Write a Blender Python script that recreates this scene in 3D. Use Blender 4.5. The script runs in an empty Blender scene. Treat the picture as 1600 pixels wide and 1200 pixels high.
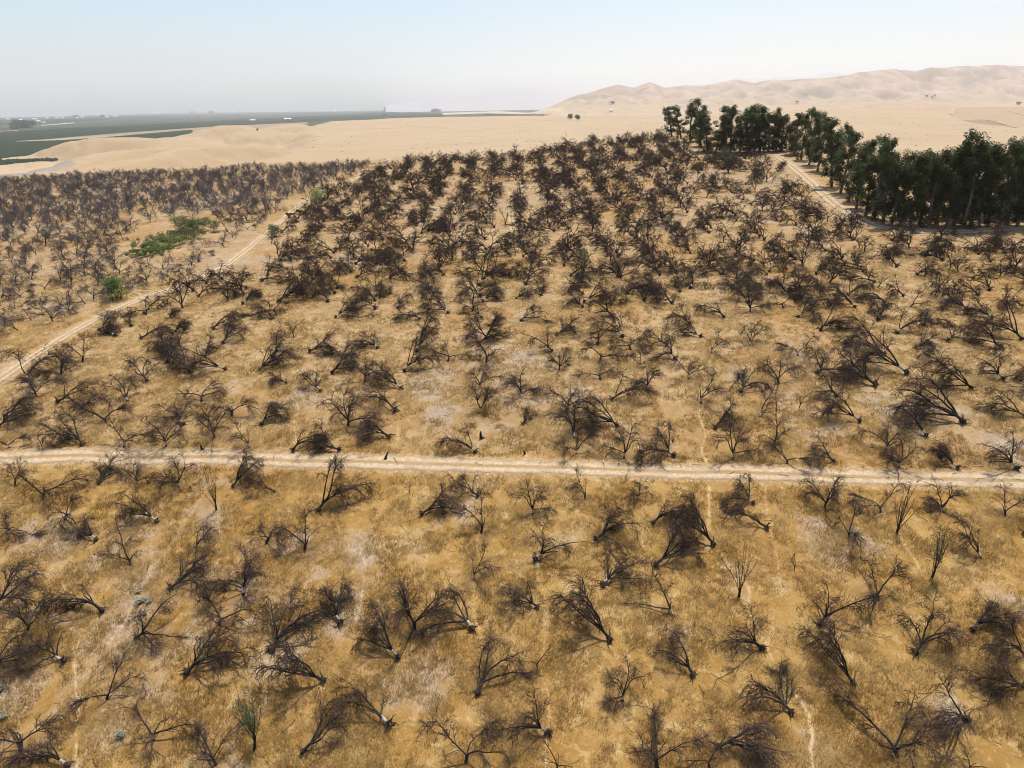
import bpy, math, random
import numpy as np
from mathutils import Matrix, Vector
R = math.radians
S = bpy.context.scene
COL = S.collection

# ------------------------------------------------------------------ camera, sky, sun, exposure
PITCH, ROLL, F = R(22.18), R(1.0), 1067.0          # focal length in pixels of a 1600 wide frame
cp, sp = math.cos(PITCH), math.sin(PITCH)
fw = np.array([0, cp, -sp]); r0 = np.array([1., 0, 0]); u0 = np.array([0, sp, cp])
ca, sa = math.cos(ROLL), math.sin(ROLL)
cu = u0 * ca + r0 * sa
cr = r0 * ca - u0 * sa
CAMZ = 36.0
cam_d = bpy.data.cameras.new('camera'); cam = bpy.data.objects.new('camera', cam_d); COL.objects.link(cam)
cam_d.sensor_width = 36.0; cam_d.lens = 36.0 * F / 1600.0
cam_d.clip_start = 0.5; cam_d.clip_end = 60000
cam.matrix_world = Matrix(((cr[0], cu[0], -fw[0], 0), (cr[1], cu[1], -fw[1], 0), (cr[2], cu[2], -fw[2], CAMZ), (0, 0, 0, 1)))
S.camera = cam

SUN_EL, SUN_AZ = R(72), R(27)                      # azimuth from +Y towards +X: behind the field, to the right
W = bpy.data.worlds.new('World'); S.world = W; W.use_nodes = True
nt = W.node_tree
sky = nt.nodes.new('ShaderNodeTexSky'); sky.sky_type = 'NISHITA'; sky.sun_disc = False
sky.sun_elevation = SUN_EL; sky.sun_rotation = SUN_AZ; sky.altitude = 100
sky.air_density = 1.0; sky.dust_density = 1.7; sky.ozone_density = 1.2
bg = nt.nodes['Background']; nt.links.new(sky.outputs[0], bg.inputs[0]); bg.inputs[1].default_value = 0.15
sd = bpy.data.lights.new('sun', 'SUN'); sd.energy = 4.9; sd.angle = R(0.53); sd.color = (1.0, 0.95, 0.87)
sun = bpy.data.objects.new('sun', sd); COL.objects.link(sun)
sv = Vector((math.cos(SUN_EL) * math.sin(SUN_AZ), math.cos(SUN_EL) * math.cos(SUN_AZ), math.sin(SUN_EL)))
sun.rotation_euler = (-sv).to_track_quat('-Z', 'Y').to_euler(); sun.location = (0, 0, 300)
S.view_settings.view_transform = 'Standard'; S.view_settings.look = 'None'
S.view_settings.exposure = 0.13; S.view_settings.gamma = 1.0
S.cycles.volume_bounces = 3; S.cycles.max_bounces = 6; S.cycles.transparent_max_bounces = 12
S.cycles.use_denoising = True; S.cycles.denoising_prefilter = 'ACCURATE'; S.cycles.filter_width = 1.0
HAZE_DENSITY = 0.45e-4

# ------------------------------------------------------------------ small numpy helpers
def smooth(a, b, x):
    t = np.clip((np.asarray(x, float) - a) / (b - a), 0, 1); return t * t * (3 - 2 * t)

def _hash(ix, iy, seed):
    h = (ix.astype(np.int64) * 374761393 + iy.astype(np.int64) * 668265263 + seed * 1442695041) & 0xffffffff
    h = ((h ^ (h >> 13)) * 1274126177) & 0xffffffff
    return ((h ^ (h >> 16)) & 0xffff) / 65535.0

def vnoise(x, y, seed=0):
    ix, iy = np.floor(x), np.floor(y); fx, fy = x - ix, y - iy
    fx = fx * fx * fx * (fx * (fx * 6 - 15) + 10); fy = fy * fy * fy * (fy * (fy * 6 - 15) + 10)
    a, b = _hash(ix, iy, seed), _hash(ix + 1, iy, seed); c, d = _hash(ix, iy + 1, seed), _hash(ix + 1, iy + 1, seed)
    return ((a + (b - a) * fx) + ((c + (d - c) * fx) - (a + (b - a) * fx)) * fy) * 2 - 1

def fbm(x, y, seed=0, oct=4):
    s, a, n = 0, 1.0, 0
    for k in range(oct):
        s = s + a * vnoise(x * 2 ** k + 13.7 * k, y * 2 ** k - 7.1 * k, seed + k); n += a; a *= .5
    return s / n

def ray(px, py):
    px, py = np.asarray(px, float), np.asarray(py, float)
    a, b = (px - 800) / F, (600 - py) / F
    return fw[None] + a[:, None] * cr[None] + b[:, None] * cu[None]

def project(P):
    P = np.atleast_2d(np.asarray(P, float)); q = P - np.array([0, 0, CAMZ])
    z = q @ fw
    return 800 + F * (q @ cr) / z, 600 - F * (q @ cu) / z, z

# ------------------------------------------------------------------ the terrain as a height function
PROF_Y = [-400, 0, 20, 35, 50, 70, 100, 150, 241, 320, 360]
PROF_Z = [-36, -36, -35, -33, -31, -28.5, -26, -23, -18.6, -14.7, -13.5]
_py = np.linspace(-400, 360, 400)
_pz = np.interp(_py, PROF_Y, PROF_Z)
_k = np.hanning(21); _k /= _k.sum()
_pz = np.convolve(np.pad(_pz, 10, mode='edge'), _k, mode='valid')
CR_T = [-1.2, -.75, -.2, 0, .094, .19, .234, .30, .40, .5, .6, .75, 1.2]
CR_Y = [252, 255, 256, 258, 285, 300, 325, 325, 300, 222, 200, 195, 195]

def tan_el(px, py):
    d = ray(np.atleast_1d(px), np.atleast_1d(py)); return d[:, 2] / d[:, 1], d[:, 0] / d[:, 1]

_hx = [780, 840, 880, 920, 945, 965, 990, 1015, 1040, 1070, 1100, 1150, 1180, 1200, 1260, 1320, 1340, 1400, 1430, 1455, 1480, 1500, 1540, 1560, 1600, 1700, 1900]
_hy = [160, 157, 152, 145, 137, 132, 137, 128, 137, 133, 134, 124, 130, 125, 124, 118, 113, 108, 111, 104, 106, 103, 103, 101, 102, 99, 96]
HILL_E, HILL_T = tan_el(np.array(_hx), np.array(_hy))
_mx = [600, 660, 690, 730, 770, 800, 840, 880, 920, 1000, 1100, 1160, 1200, 1230, 1260, 1280, 1300, 1320, 1350, 1400, 1500]
_my = [166, 156, 147, 143, 139, 136.5, 138, 142, 148, 146, 132, 123, 124, 119, 121, 116, 113, 116, 119, 118, 120]
MT_E, MT_T = tan_el(np.array(_mx), np.array(_my))

def capsule(X, Y, a, b, w):
    ax, ay = a; bx, by = b; dx, dy = bx - ax, by - ay
    t = np.clip(((X - ax) * dx + (Y - ay) * dy) / (dx * dx + dy * dy), 0, 1)
    return np.hypot(X - ax - t * dx, Y - ay - t * dy) / w, t

def plateau_edge(Y):
    return np.interp(Y, [300, 490, 690, 1000, 1350, 1970, 3000, 3500, 4200], [-290, -300, -320, -345, -400, -590, -760, -420, -200])

def _ridge(pts):
    a = np.array(pts, float); d = ray(a[:, 0], a[:, 1]); k = a[:, 2] / d[:, 1]
    return [(d[i][0] * k[i], a[i][2], d[i][2] * k[i]) for i in range(len(a))]
RIDGES = [(_ridge([(-90, 262, 1140), (-40, 256, 1150), (0, 251, 1160), (37, 245, 1180), (67, 246, 1200), (100, 237, 1220), (125, 220, 1240), (155, 215, 1250), (200, 215, 1230), (250, 219, 1200), (330, 226, 1120)]), 120),
          (_ridge([(240, 224, 1680), (275, 214, 1750), (305, 214, 1800), (320, 207, 1850), (347, 196, 1900), (370, 196, 1920), (395, 202, 1900), (450, 208, 1800)]), 150),
          (_ridge([(425, 204, 2300), (440, 195, 2350), (452, 194, 2400), (470, 199, 2400)]), 160),
          (_ridge([(-20, 296, 600), (25, 279, 640), (75, 262, 690), (120, 248, 760), (175, 238, 850), (230, 232, 930), (300, 228, 1000)]), 75),
          (_ridge([(40, 290, 460), (120, 263, 520), (162, 251, 560), (250, 242, 620), (300, 229, 780), (400, 225, 900)]), 90)]

def H(X, Y):
    X, Y = np.asarray(X, float), np.asarray(Y, float)
    Yc = np.clip(Y, -400, 360)
    near = np.interp(Yc, _py, _pz) + .025 * np.clip(X, -230, 150) * np.clip(Yc / 200, 0, 1)
    near = near + .18 * fbm(X / 7, Y / 7, 3, 2) + .5 * fbm(X / 31, Y / 31, 5, 2)
    t = X / np.maximum(Y, 1)
    s = smooth(0, 1, (Y - np.interp(t, CR_T, CR_Y)) / 270)
    fx, fy = X + 25 * fbm(X / 140, Y / 140, 11, 3), Y + 40 * fbm(X / 160, Y / 160, 12, 3)
    valley = -80 + 0 * X
    mask = smooth(-70, 60, fx - plateau_edge(fy)) * (1 - smooth(3300, 4200, Y + 0.4 * np.maximum(X, 0)))
    top = -52 + 3.0 * fbm(X / 420, Y / 420, 21, 3) + .9 * fbm(X / 90, Y / 90, 22, 3)
    top = top + 24 * smooth(900, 3300, Y) * smooth(.12, .45, t)
    top = top + 7 * smooth(1100, 3000, Y) * smooth(-.5, -.1, t) * (1 - smooth(.1, .3, t))
    far = valley + (top - valley) * mask
    for P, w in RIDGES:
        best = np.full(np.shape(fx), -1e9)
        for a, b in zip(P[:-1], P[1:]):
            d, q = capsule(fx, fy, a[:2], b[:2], w)
            best = np.maximum(best, (a[2] + (b[2] - a[2]) * q + 80) * (1 - smooth(0, 1.15, d * (1 + .25 * fbm(X / 55, Y / 55, 33, 3)))))
        far = np.maximum(far, -80 + best)
    # tan range and the faint far mountains
    Yd = np.maximum(Y, 1)
    front = 4300 + 700 * fbm(t * 6, t * 0 + 2, 40, 2)
    peak = 7600 + 500 * fbm(t * 4, t * 0 + 5, 44, 2)
    e = np.interp(t, HILL_T, HILL_E) + .0016 * fbm(t * 45, t * 0 + 3, 46, 4) * smooth(.15, .4, t)
    b = smooth(0, 1, (Y - front) / (peak - front)) * (1 - .9 * smooth(0, 1, (Y - peak) / 3500))
    rid = 1 - np.abs(fbm(X / 900 + .25 * fbm(X / 400, Y / 400, 55, 3), Y / 1500, 50, 5)) * 2
    rid2 = 1 - np.abs(fbm(X / 260, Y / 420, 52, 4)) * 2
    hh = (e * np.minimum(Yd, peak) + 80) * smooth(.02, .10, t)
    far = far + hh * (b ** 1.5) * (1 - (.62 * (1 - rid) + .5 * (1 - rid2)) * (1 - b ** 5)) * (Y > 1000)
    # foothills
    fh = np.exp(-((Y - 4700) / 450) ** 2) * 75 * np.maximum(0, fbm(X / 480, Y / 600, 61, 3) + .25) * smooth(.42, .6, t)
    far = far + fh * (Y > 1000)
    e2 = np.interp(t, MT_T, MT_E)
    b2 = smooth(11500, 17000, Y) * (1 - smooth(17500, 24000, Y))
    far = np.maximum(far, -80 + (np.maximum(e2, 0) * np.minimum(Yd, 17000) + 80) * b2 * (1 - .3 * (1 - rid) * (1 - b2)) * (e2 > .002))
    return CAMZ + near * (1 - s) + far * s

def h1(x, y): return float(H(np.array([x]), np.array([y]))[0])

def ground(px, py, dmax=24000):
    """pixel of the 1600x1200 photograph -> point on the terrain"""
    D = ray(np.atleast_1d(px), np.atleast_1d(py)); n = len(D)
    ds = 14 * 1.006 ** np.arange(0, int(math.log(dmax / 14) / math.log(1.006)))
    out = np.full((n, 3), np.nan)
    for i in range(n):
        d = D[i] / math.hypot(D[i][0], D[i][1])
        z = CAMZ + d[2] * ds; hz = H(d[0] * ds, d[1] * ds)
        k = np.nonzero(z < hz)[0]
        if len(k) == 0: k = [len(ds) - 1]
        j = max(1, k[0]); a, b = z[j - 1] - hz[j - 1], z[j] - hz[j]
        q = ds[j - 1] + (ds[j] - ds[j - 1]) * (a / (a - b) if a != b else 0)
        out[i] = d[0] * q, d[1] * q, h1(d[0] * q, d[1] * q)
    return out

def inside(poly, X, Y):
    poly = np.asarray(poly); r = np.zeros(X.shape, bool); j = len(poly) - 1
    for i in range(len(poly)):
        xi, yi = poly[i][:2]; xj, yj = poly[j][:2]
        c = ((yi > Y) != (yj > Y)) & (X < (xj - xi) * (Y - yi) / (yj - yi + 1e-12) + xi)
        r ^= c; j = i
    return r

def poly_dist(pts, X, Y):
    d = np.full(X.shape, 1e9)
    for a, b in zip(pts[:-1], pts[1:]):
        dx, dy = b[0] - a[0], b[1] - a[1]
        t = np.clip(((X - a[0]) * dx + (Y - a[1]) * dy) / (dx * dx + dy * dy + 1e-9), 0, 1)
        d = np.minimum(d, np.hypot(X - a[0] - t * dx, Y - a[1] - t * dy))
    return d

# ------------------------------------------------------------------ materials
def mat(name, build):
    m = bpy.data.materials.new(name); m.use_nodes = True; n = m.node_tree
    b = n.nodes['Principled BSDF']; b.inputs['Roughness'].default_value = .9; b.inputs['Specular IOR Level'].default_value = .15
    build(n, b); return m

def N(n, t, **k):
    x = n.nodes.new(t)
    for a, v in k.items():
        if a in x.inputs: x.inputs[a].default_value = v
        else: setattr(x, a, v)
    return x

def mixc(n, fac, a, b, blend='MIX'):
    x = n.nodes.new('ShaderNodeMix'); x.data_type = 'RGBA'; x.blend_type = blend
    for i, v in ((0, fac), (6, a), (7, b)):
        if hasattr(v, 'is_linked'): n.links.new(v, x.inputs[i])
        elif i == 0: x.inputs[0].default_value = v
        else: x.inputs[i].default_value = (*v, 1)
    return x.outputs[2]

def noise(n, vec, scale, detail=4, rough=.6, dist=0):
    x = N(n, 'ShaderNodeTexNoise', Scale=scale, Detail=detail, Roughness=rough, Distortion=dist); n.links.new(vec, x.inputs['Vector']); return x.outputs['Fac']

def ramp(n, f, a, b):
    x = n.nodes.new('ShaderNodeMapRange'); n.links.new(f, x.inputs[0]); x.inputs[1].default_value = a; x.inputs[2].default_value = b; x.interpolation_type = 'SMOOTHSTEP'; return x.outputs[0]

def mth(n, op, a, b):
    x = N(n, 'ShaderNodeMath', operation=op)
    for i, v in enumerate((a, b)):
        if hasattr(v, 'is_linked'): n.links.new(v, x.inputs[i])
        else: x.inputs[i].default_value = v
    return x.outputs[0]

def b_ground(n, b):
    L = n.links
    co = n.nodes.new('ShaderNodeTexCoord').outputs['Object']
    at = lambda k: N(n, 'ShaderNodeAttribute', attribute_name=k)
    st = n.nodes.new('ShaderNodeMapping'); L.new(co, st.inputs[0]); st.inputs['Scale'].default_value = (1.0, .45, .2); st.inputs['Rotation'].default_value = (0, 0, .35)
    big, mid = noise(n, co, .055, 3), noise(n, co, .33, 5, .65, .6)
    fine, streak = noise(n, co, 2.6, 6, .75, .8), noise(n, st.outputs[0], 5.0, 5, .75, 1.5)
    vfine = noise(n, co, 11, 4, .7)
    blot = noise(n, co, .95, 5, .7, .5)
    zone = at('yonder')                                     # 0 before the dirt road, 1 beyond it (a paler, drier sward)
    gold = mixc(n, ramp(n, mid, .36, .66), (.265, .150, .040), (.355, .225, .080))
    pale = mixc(n, ramp(n, mid, .36, .66), (.285, .190, .100), (.37, .262, .150))
    c = mixc(n, zone.outputs['Fac'], gold, pale)
    c = mixc(n, mth(n, 'MULTIPLY', ramp(n, big, .46, .64), .6), c, (.265, .140, .034))
    c = mixc(n, mth(n, 'MULTIPLY', ramp(n, fine, .52, .72), .8), c, (.49, .36, .185))
    c = mixc(n, mth(n, 'MULTIPLY', ramp(n, fine, .46, .30), .5), c, (.25, .14, .05))
    c = mixc(n, mth(n, 'MULTIPLY', ramp(n, streak, .56, .72), .55), c, (.51, .38, .21))
    c = mixc(n, mth(n, 'MULTIPLY', ramp(n, streak, .44, .28), .3), c, (.19, .105, .04))
    c = mixc(n, mth(n, 'MULTIPLY', ramp(n, blot, .54, .68), .6), c, (.225, .122, .038))
    c = mixc(n, mth(n, 'MULTIPLY', ramp(n, blot, .46, .33), .5), c, (.46, .345, .185))
    g = at('thistle').outputs['Fac']
    gm = ramp(n, mth(n, 'ADD', g, mth(n, 'MULTIPLY', mth(n, 'SUBTRACT', mid, .5), 2.2)), .25, .95)
    tc = mixc(n, ramp(n, streak, .38, .62), (.165, .128, .104), (.42, .345, .275))
    c = mixc(n, mth(n, 'MULTIPLY', gm, .7), c, tc)
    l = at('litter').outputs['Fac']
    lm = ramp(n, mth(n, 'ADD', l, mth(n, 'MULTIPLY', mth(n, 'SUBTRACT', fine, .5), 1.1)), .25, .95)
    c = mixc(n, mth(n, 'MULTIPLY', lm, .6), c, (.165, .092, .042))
    p = at('trail').outputs['Fac']
    pm = ramp(n, mth(n, 'ADD', p, mth(n, 'MULTIPLY', mth(n, 'SUBTRACT', fine, .5), 1.2)), .25, .8)
    c = mixc(n, mth(n, 'MULTIPLY', pm, .65), c, (.55, .42, .25))
    # beyond the crest: land cover carried by the mesh, broken up by the same grass noise
    fa = at('cover'); fm = at('beyond').outputs['Fac']
    w1, w2 = noise(n, co, .012, 6, .7, .4), noise(n, co, .11, 5, .7)
    fc = mixc(n, mth(n, 'MULTIPLY', ramp(n, w1, .48, .66), .5), fa.outputs['Color'], (.31, .225, .135))
    fc = mixc(n, mth(n, 'MULTIPLY', ramp(n, w2, .50, .70), .5), fc, (.27, .195, .115))
    c = mixc(n, fm, c, fc)
    L.new(c, b.inputs['Base Color'])
    bp = N(n, 'ShaderNodeBump', Strength=.4, Distance=.12)
    hsum = mth(n, 'ADD', mth(n, 'MULTIPLY', fine, 1.0), mth(n, 'ADD', mth(n, 'MULTIPLY', streak, .8), mth(n, 'MULTIPLY', vfine, .4)))
    L.new(hsum, bp.inputs['Height']); L.new(bp.outputs[0], b.inputs['Normal'])
    b.inputs['Specular IOR Level'].default_value = .05

def b_road(n, b):
    L = n.links
    co = n.nodes.new('ShaderNodeTexCoord').outputs['Object']
    u = N(n, 'ShaderNodeAttribute', attribute_name='across').outputs['Fac']     # -1 .. 1
    f1, f2, f3 = noise(n, co, .6, 5, .7), noise(n, co, 3.5, 5, .7), noise(n, co, 14, 3, .7)
    au = mth(n, 'ABSOLUTE', mth(n, 'ADD', u, mth(n, 'MULTIPLY', mth(n, 'SUBTRACT', f1, .5), .3)), 0)
    mid = ramp(n, mth(n, 'ADD', au, mth(n, 'MULTIPLY', mth(n, 'SUBTRACT', f2, .5), .3)), .28, .10)
    c = mixc(n, ramp(n, f2, .35, .7), (.38, .28, .175), (.56, .43, .28))
    c = mixc(n, mth(n, 'MULTIPLY', mid, .92), c, (.30, .20, .09))
    c = mixc(n, mth(n, 'MULTIPLY', ramp(n, f1, .48, .62), .6), c, (.35, .265, .18))
    ed = mth(n, 'ADD', au, mth(n, 'ADD', mth(n, 'MULTIPLY', mth(n, 'SUBTRACT', f2, .5), 1.1), mth(n, 'ADD', mth(n, 'MULTIPLY', mth(n, 'SUBTRACT', f1, .5), .9), mth(n, 'MULTIPLY', mth(n, 'SUBTRACT', f3, .5), .6))))
    L.new(c, b.inputs['Base Color'])
    tr = n.nodes.new('ShaderNodeBsdfTransparent'); mx = n.nodes.new('ShaderNodeMixShader')
    L.new(ramp(n, ed, .55, .88), mx.inputs[0]); L.new(b.outputs[0], mx.inputs[1]); L.new(tr.outputs[0], mx.inputs[2])
    L.new(mx.outputs[0], n.nodes['Material Output'].inputs['Surface'])
    bp = N(n, 'ShaderNodeBump', Strength=.5, Distance=.06); L.new(f2, bp.inputs['Height']); L.new(bp.outputs[0], b.inputs['Normal'])

def b_bark(dark, light, per_obj=.5):
    def f(n, b):
        L = n.links; co = n.nodes.new('ShaderNodeTexCoord').outputs['Object']
        a = noise(n, co, 5, 5, .7); c = mixc(n, ramp(n, a, .45, .72), dark, light)
        rnd = n.nodes.new('ShaderNodeObjectInfo').outputs['Random']
        c = mixc(n, mth(n, 'MULTIPLY', rnd, per_obj), c, tuple(.5 * v for v in dark))
        c = mixc(n, mth(n, 'MULTIPLY', ramp(n, rnd, .2, .0), .35), c, tuple(1.3 * v for v in light))
        L.new(c, b.inputs['Base Color'])
        bp = N(n, 'ShaderNodeBump', Strength=.6, Distance=.03); L.new(noise(n, co, 18, 4), bp.inputs['Height']); L.new(bp.outputs[0], b.inputs['Normal'])
    return f

def b_white(n, b):
    L = n.links; co = n.nodes.new('ShaderNodeTexCoord').outputs['Object']
    sx = n.nodes.new('ShaderNodeSeparateXYZ'); L.new(N(n, 'ShaderNodeAttribute', attribute_name='along').outputs['Vector'], sx.inputs[0])
    a = mth(n, 'ADD', N(n, 'ShaderNodeAttribute', attribute_name='along').outputs['Fac'], mth(n, 'MULTIPLY', mth(n, 'SUBTRACT', noise(n, co, 5, 4), .5), .5))
    band = mth(n, 'MULTIPLY', ramp(n, a, .22, .34), ramp(n, a, 1.15, .95))
    w = mixc(n, ramp(n, noise(n, co, 9, 4), .45, .65), (.30, .27, .24), (.58, .54, .49))
    L.new(mixc(n, band, (.030, .025, .022), w), b.inputs['Base Color'])

def b_twig(n, b):
    L = n.links; rnd = n.nodes.new('ShaderNodeObjectInfo').outputs['Random']
    isl = n.nodes.new('ShaderNodeNewGeometry').outputs['Random Per Island']
    c = mixc(n, rnd, (.024, .0195, .016), (.072, .048, .034))
    c = mixc(n, mth(n, 'MULTIPLY', isl, .5), c, (.13, .085, .065))
    L.new(c, b.inputs['Base Color'])

def b_twig2(n, b):
    rnd = n.nodes.new('ShaderNodeObjectInfo').outputs['Random']
    n.links.new(mixc(n, rnd, (.058, .050, .049), (.120, .104, .098)), b.inputs['Base Color'])

def b_toned(ca_, cb_, spec=.1, transl=0):
    def f(n, b):
        L = n.links; t = N(n, 'ShaderNodeAttribute', attribute_name='tone').outputs['Fac']
        isl = n.nodes.new('ShaderNodeNewGeometry').outputs['Random Per Island']
        c = mixc(n, t, ca_, cb_); c = mixc(n, mth(n, 'MULTIPLY', isl, .35), c, tuple(min(1, v * 1.9) for v in cb_))
        L.new(c, b.inputs['Base Color']); b.inputs['Specular IOR Level'].default_value = spec
    return f

def b_straw(ca_, cb_):
    def f(n, b):
        L = n.links; t = N(n, 'ShaderNodeAttribute', attribute_name='tone').outputs['Fac']
        isl = n.nodes.new('ShaderNodeNewGeometry').outputs['Random Per Island']
        c = mixc(n, t, ca_, cb_); c = mixc(n, mth(n, 'MULTIPLY', isl, .3), c, tuple(v * 1.2 for v in cb_))
        L.new(c, b.inputs['Base Color'])
        tr = n.nodes.new('ShaderNodeBsdfTranslucent'); L.new(c, tr.inputs[0]); mx = n.nodes.new('ShaderNodeMixShader'); mx.inputs[0].default_value = .5
        L.new(b.outputs[0], mx.inputs[1]); L.new(tr.outputs[0], mx.inputs[2]); L.new(mx.outputs[0], n.nodes['Material Output'].inputs['Surface'])
    return f

def b_leaf(ca_, cb_):
    def f(n, b):
        L = n.links; isl = n.nodes.new('ShaderNodeNewGeometry').outputs['Random Per Island']
        rnd = n.nodes.new('ShaderNodeObjectInfo').outputs['Random']
        co = n.nodes.new('ShaderNodeTexCoord').outputs['Object']
        c = mixc(n, ramp(n, noise(n, co, .45, 3), .4, .65), ca_, cb_)
        c = mixc(n, mth(n, 'MULTIPLY', isl, .45), c, tuple(v * .5 for v in ca_))
        c = mixc(n, mth(n, 'MULTIPLY', ramp(n, rnd, .55, 1), .55), c, (.075, .060, .025))
        L.new(c, b.inputs['Base Color']); b.inputs['Roughness'].default_value = .6; b.inputs['Specular IOR Level'].default_value = .3
        tr = n.nodes.new('ShaderNodeBsdfTranslucent'); L.new(c, tr.inputs[0]); mx = n.nodes.new('ShaderNodeMixShader'); mx.inputs[0].default_value = .32
        L.new(b.outputs[0], mx.inputs[1]); L.new(tr.outputs[0], mx.inputs[2]); L.new(mx.outputs[0], n.nodes['Material Output'].inputs['Surface'])
    return f

def b_plain(c1, c2, sc=2.0):
    def f(n, b):
        co = n.nodes.new('ShaderNodeTexCoord').outputs['Object']
        n.links.new(mixc(n, ramp(n, noise(n, co, sc, 4), .4, .65), c1, c2), b.inputs['Base Color'])
    return f

M = {}
M['ground'] = mat('dry_grass_ground', b_ground)
M['road'] = mat('dusty_dirt', b_road)
M['bark'] = mat('charred_bark', b_bark((.022, .020, .019), (.078, .064, .054)))
M['grey_bark'] = mat('weathered_bark', b_bark((.045, .036, .034), (.13, .105, .095)))
M['white'] = mat('whitewashed_bark', b_white)
M['root'] = mat('soil_caked_roots', b_plain((.030, .022, .017), (.085, .058, .038), 4))
M['twig'] = mat('dead_twigs', b_twig)
M['grey_twig'] = mat('grey_dead_twigs', b_twig2)
M['far_wood'] = mat('far_dead_wood', b_toned((.018, .015, .013), (.058, .040, .029)))
M['grey_wood'] = mat('far_grey_wood', b_toned((.045, .041, .044), (.105, .094, .093)))
M['grass'] = mat('dry_grass_blades', b_straw((.34, .205, .055), (.62, .47, .215)))
M['gum_bark'] = mat('gum_bark', b_bark((.10, .085, .07), (.36, .32, .27), .3))
M['gum_leaf'] = mat('gum_leaves', b_leaf((.045, .068, .020), (.130, .155, .048)))
M['leaf'] = mat('fresh_leaves', b_leaf((.12, .19, .04), (.23, .31, .075)))
M['olive_leaf'] = mat('olive_leaves', b_leaf((.10, .125, .05), (.18, .20, .085)))
M['grey_leaf'] = mat('saltbush_leaves', b_leaf((.42, .44, .33), (.62, .62, .50)))
M['canopy'] = mat('orchard_canopy', b_plain((.010, .023, .012), (.026, .044, .018), .12))
M['house_wall'] = mat('pale_render', b_plain((.72, .70, .66), (.80, .78, .74)))
M['house_roof'] = mat('pale_metal_roof', b_plain((.55, .54, .52), (.78, .77, .75)))
M['post'] = mat('weathered_post', b_plain((.07, .055, .045), (.13, .11, .09), 6))

# ------------------------------------------------------------------ object helpers
def new_obj(name, mesh, parent=None, m=None):
    o = bpy.data.objects.new(name, mesh); COL.objects.link(o)
    if m and mesh and not mesh.materials: mesh.materials.append(m)
    if parent: o.parent = parent
    return o

def np_mesh(name, V, Fc, smooth_=False, attrs=None):
    """V (n,3), Fc (m,k) index array with constant k"""
    V = np.asarray(V, np.float32); Fc = np.asarray(Fc, np.int32); k = Fc.shape[1]
    me = bpy.data.meshes.new(name)
    me.vertices.add(len(V)); me.vertices.foreach_set('co', V.ravel())
    me.loops.add(Fc.size); me.loops.foreach_set('vertex_index', Fc.ravel())
    me.polygons.add(len(Fc)); me.polygons.foreach_set('loop_start', np.arange(0, Fc.size, k, dtype=np.int32))
    me.update(calc_edges=True)
    if smooth_: me.polygons.foreach_set('use_smooth', np.ones(len(Fc), bool))
    for an, av in (attrs or {}).items():
        av = np.asarray(av, np.float32)
        if av.ndim == 1: me.attributes.new(an, 'FLOAT', 'POINT').data.foreach_set('value', av)
        else: me.attributes.new(an, 'FLOAT_COLOR', 'POINT').data.foreach_set('color', av.ravel())
    return me

def tag(o, label=None, cat=None, group=None, kind=None):
    if label: o['label'] = label
    if cat: o['category'] = cat
    if group: o['group'] = group
    if kind: o['kind'] = kind
    return o

class Tubes:
    def __init__(s): s.V, s.F, s.A, s.n = [], [], [], 0
    def add(s, pts, rad, sides, cap=True):
        pts = np.asarray(pts, float); rad = np.asarray(rad, float); n = len(pts)
        T = np.gradient(pts, axis=0); T /= np.linalg.norm(T, axis=1)[:, None] + 1e-9
        ref = np.array([0, 0, 1.]) if abs(T[0][2]) < .8 else np.array([1., 0, 0])
        U = np.cross(T, ref); U /= np.linalg.norm(U, axis=1)[:, None] + 1e-9; Wv = np.cross(T, U)
        an = np.arange(sides) / sides * 2 * np.pi
        ring = pts[:, None] + rad[:, None, None] * (np.cos(an)[None, :, None] * U[:, None] + np.sin(an)[None, :, None] * Wv[:, None])
        s.V.append(ring.reshape(-1, 3)); s.A.append(np.repeat(np.linspace(0, 1, n), sides))
        i = np.arange(n - 1)[:, None] * sides; j = np.arange(sides)[None]; j2 = (j + 1) % sides
        q = np.stack([i + j, i + j2, i + sides + j2, i + sides + j], -1).reshape(-1, 4) + s.n
        s.F.append(q); s.n += n * sides
    def mesh(s, name, m, sm=True):
        me = np_mesh(name, np.concatenate(s.V), np.concatenate(s.F), sm, {'along': np.concatenate(s.A)}); me.materials.append(m); return me
    def arrays(s): return np.concatenate(s.V), np.concatenate(s.F)

def unit(v): v = np.asarray(v, float); return v / (np.linalg.norm(v) + 1e-9)

def path(rng, p, d, length, n, wob, grav, floor=.03):
    """a wandering branch: grav < 0 droops, > 0 reaches up"""
    pts = [np.array(p, float)]; d = unit(d); st = length / n
    for k in range(n):
        d = unit(d + wob * rng.normal(size=3) + np.array([0, 0, grav * (k + .5) / n]))
        q = pts[-1] + d * st
        if q[2] < floor: q[2] = floor + .02 * rng.random(); d = unit((d[0], d[1], max(0., d[2]) + .05))
        pts.append(q)
    return np.array(pts)

def side_dir(rng, t, spread):
    r = rng.normal(size=3); r -= r.dot(t) * t
    return unit(t * math.cos(spread) + unit(r) * math.sin(spread))

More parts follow.
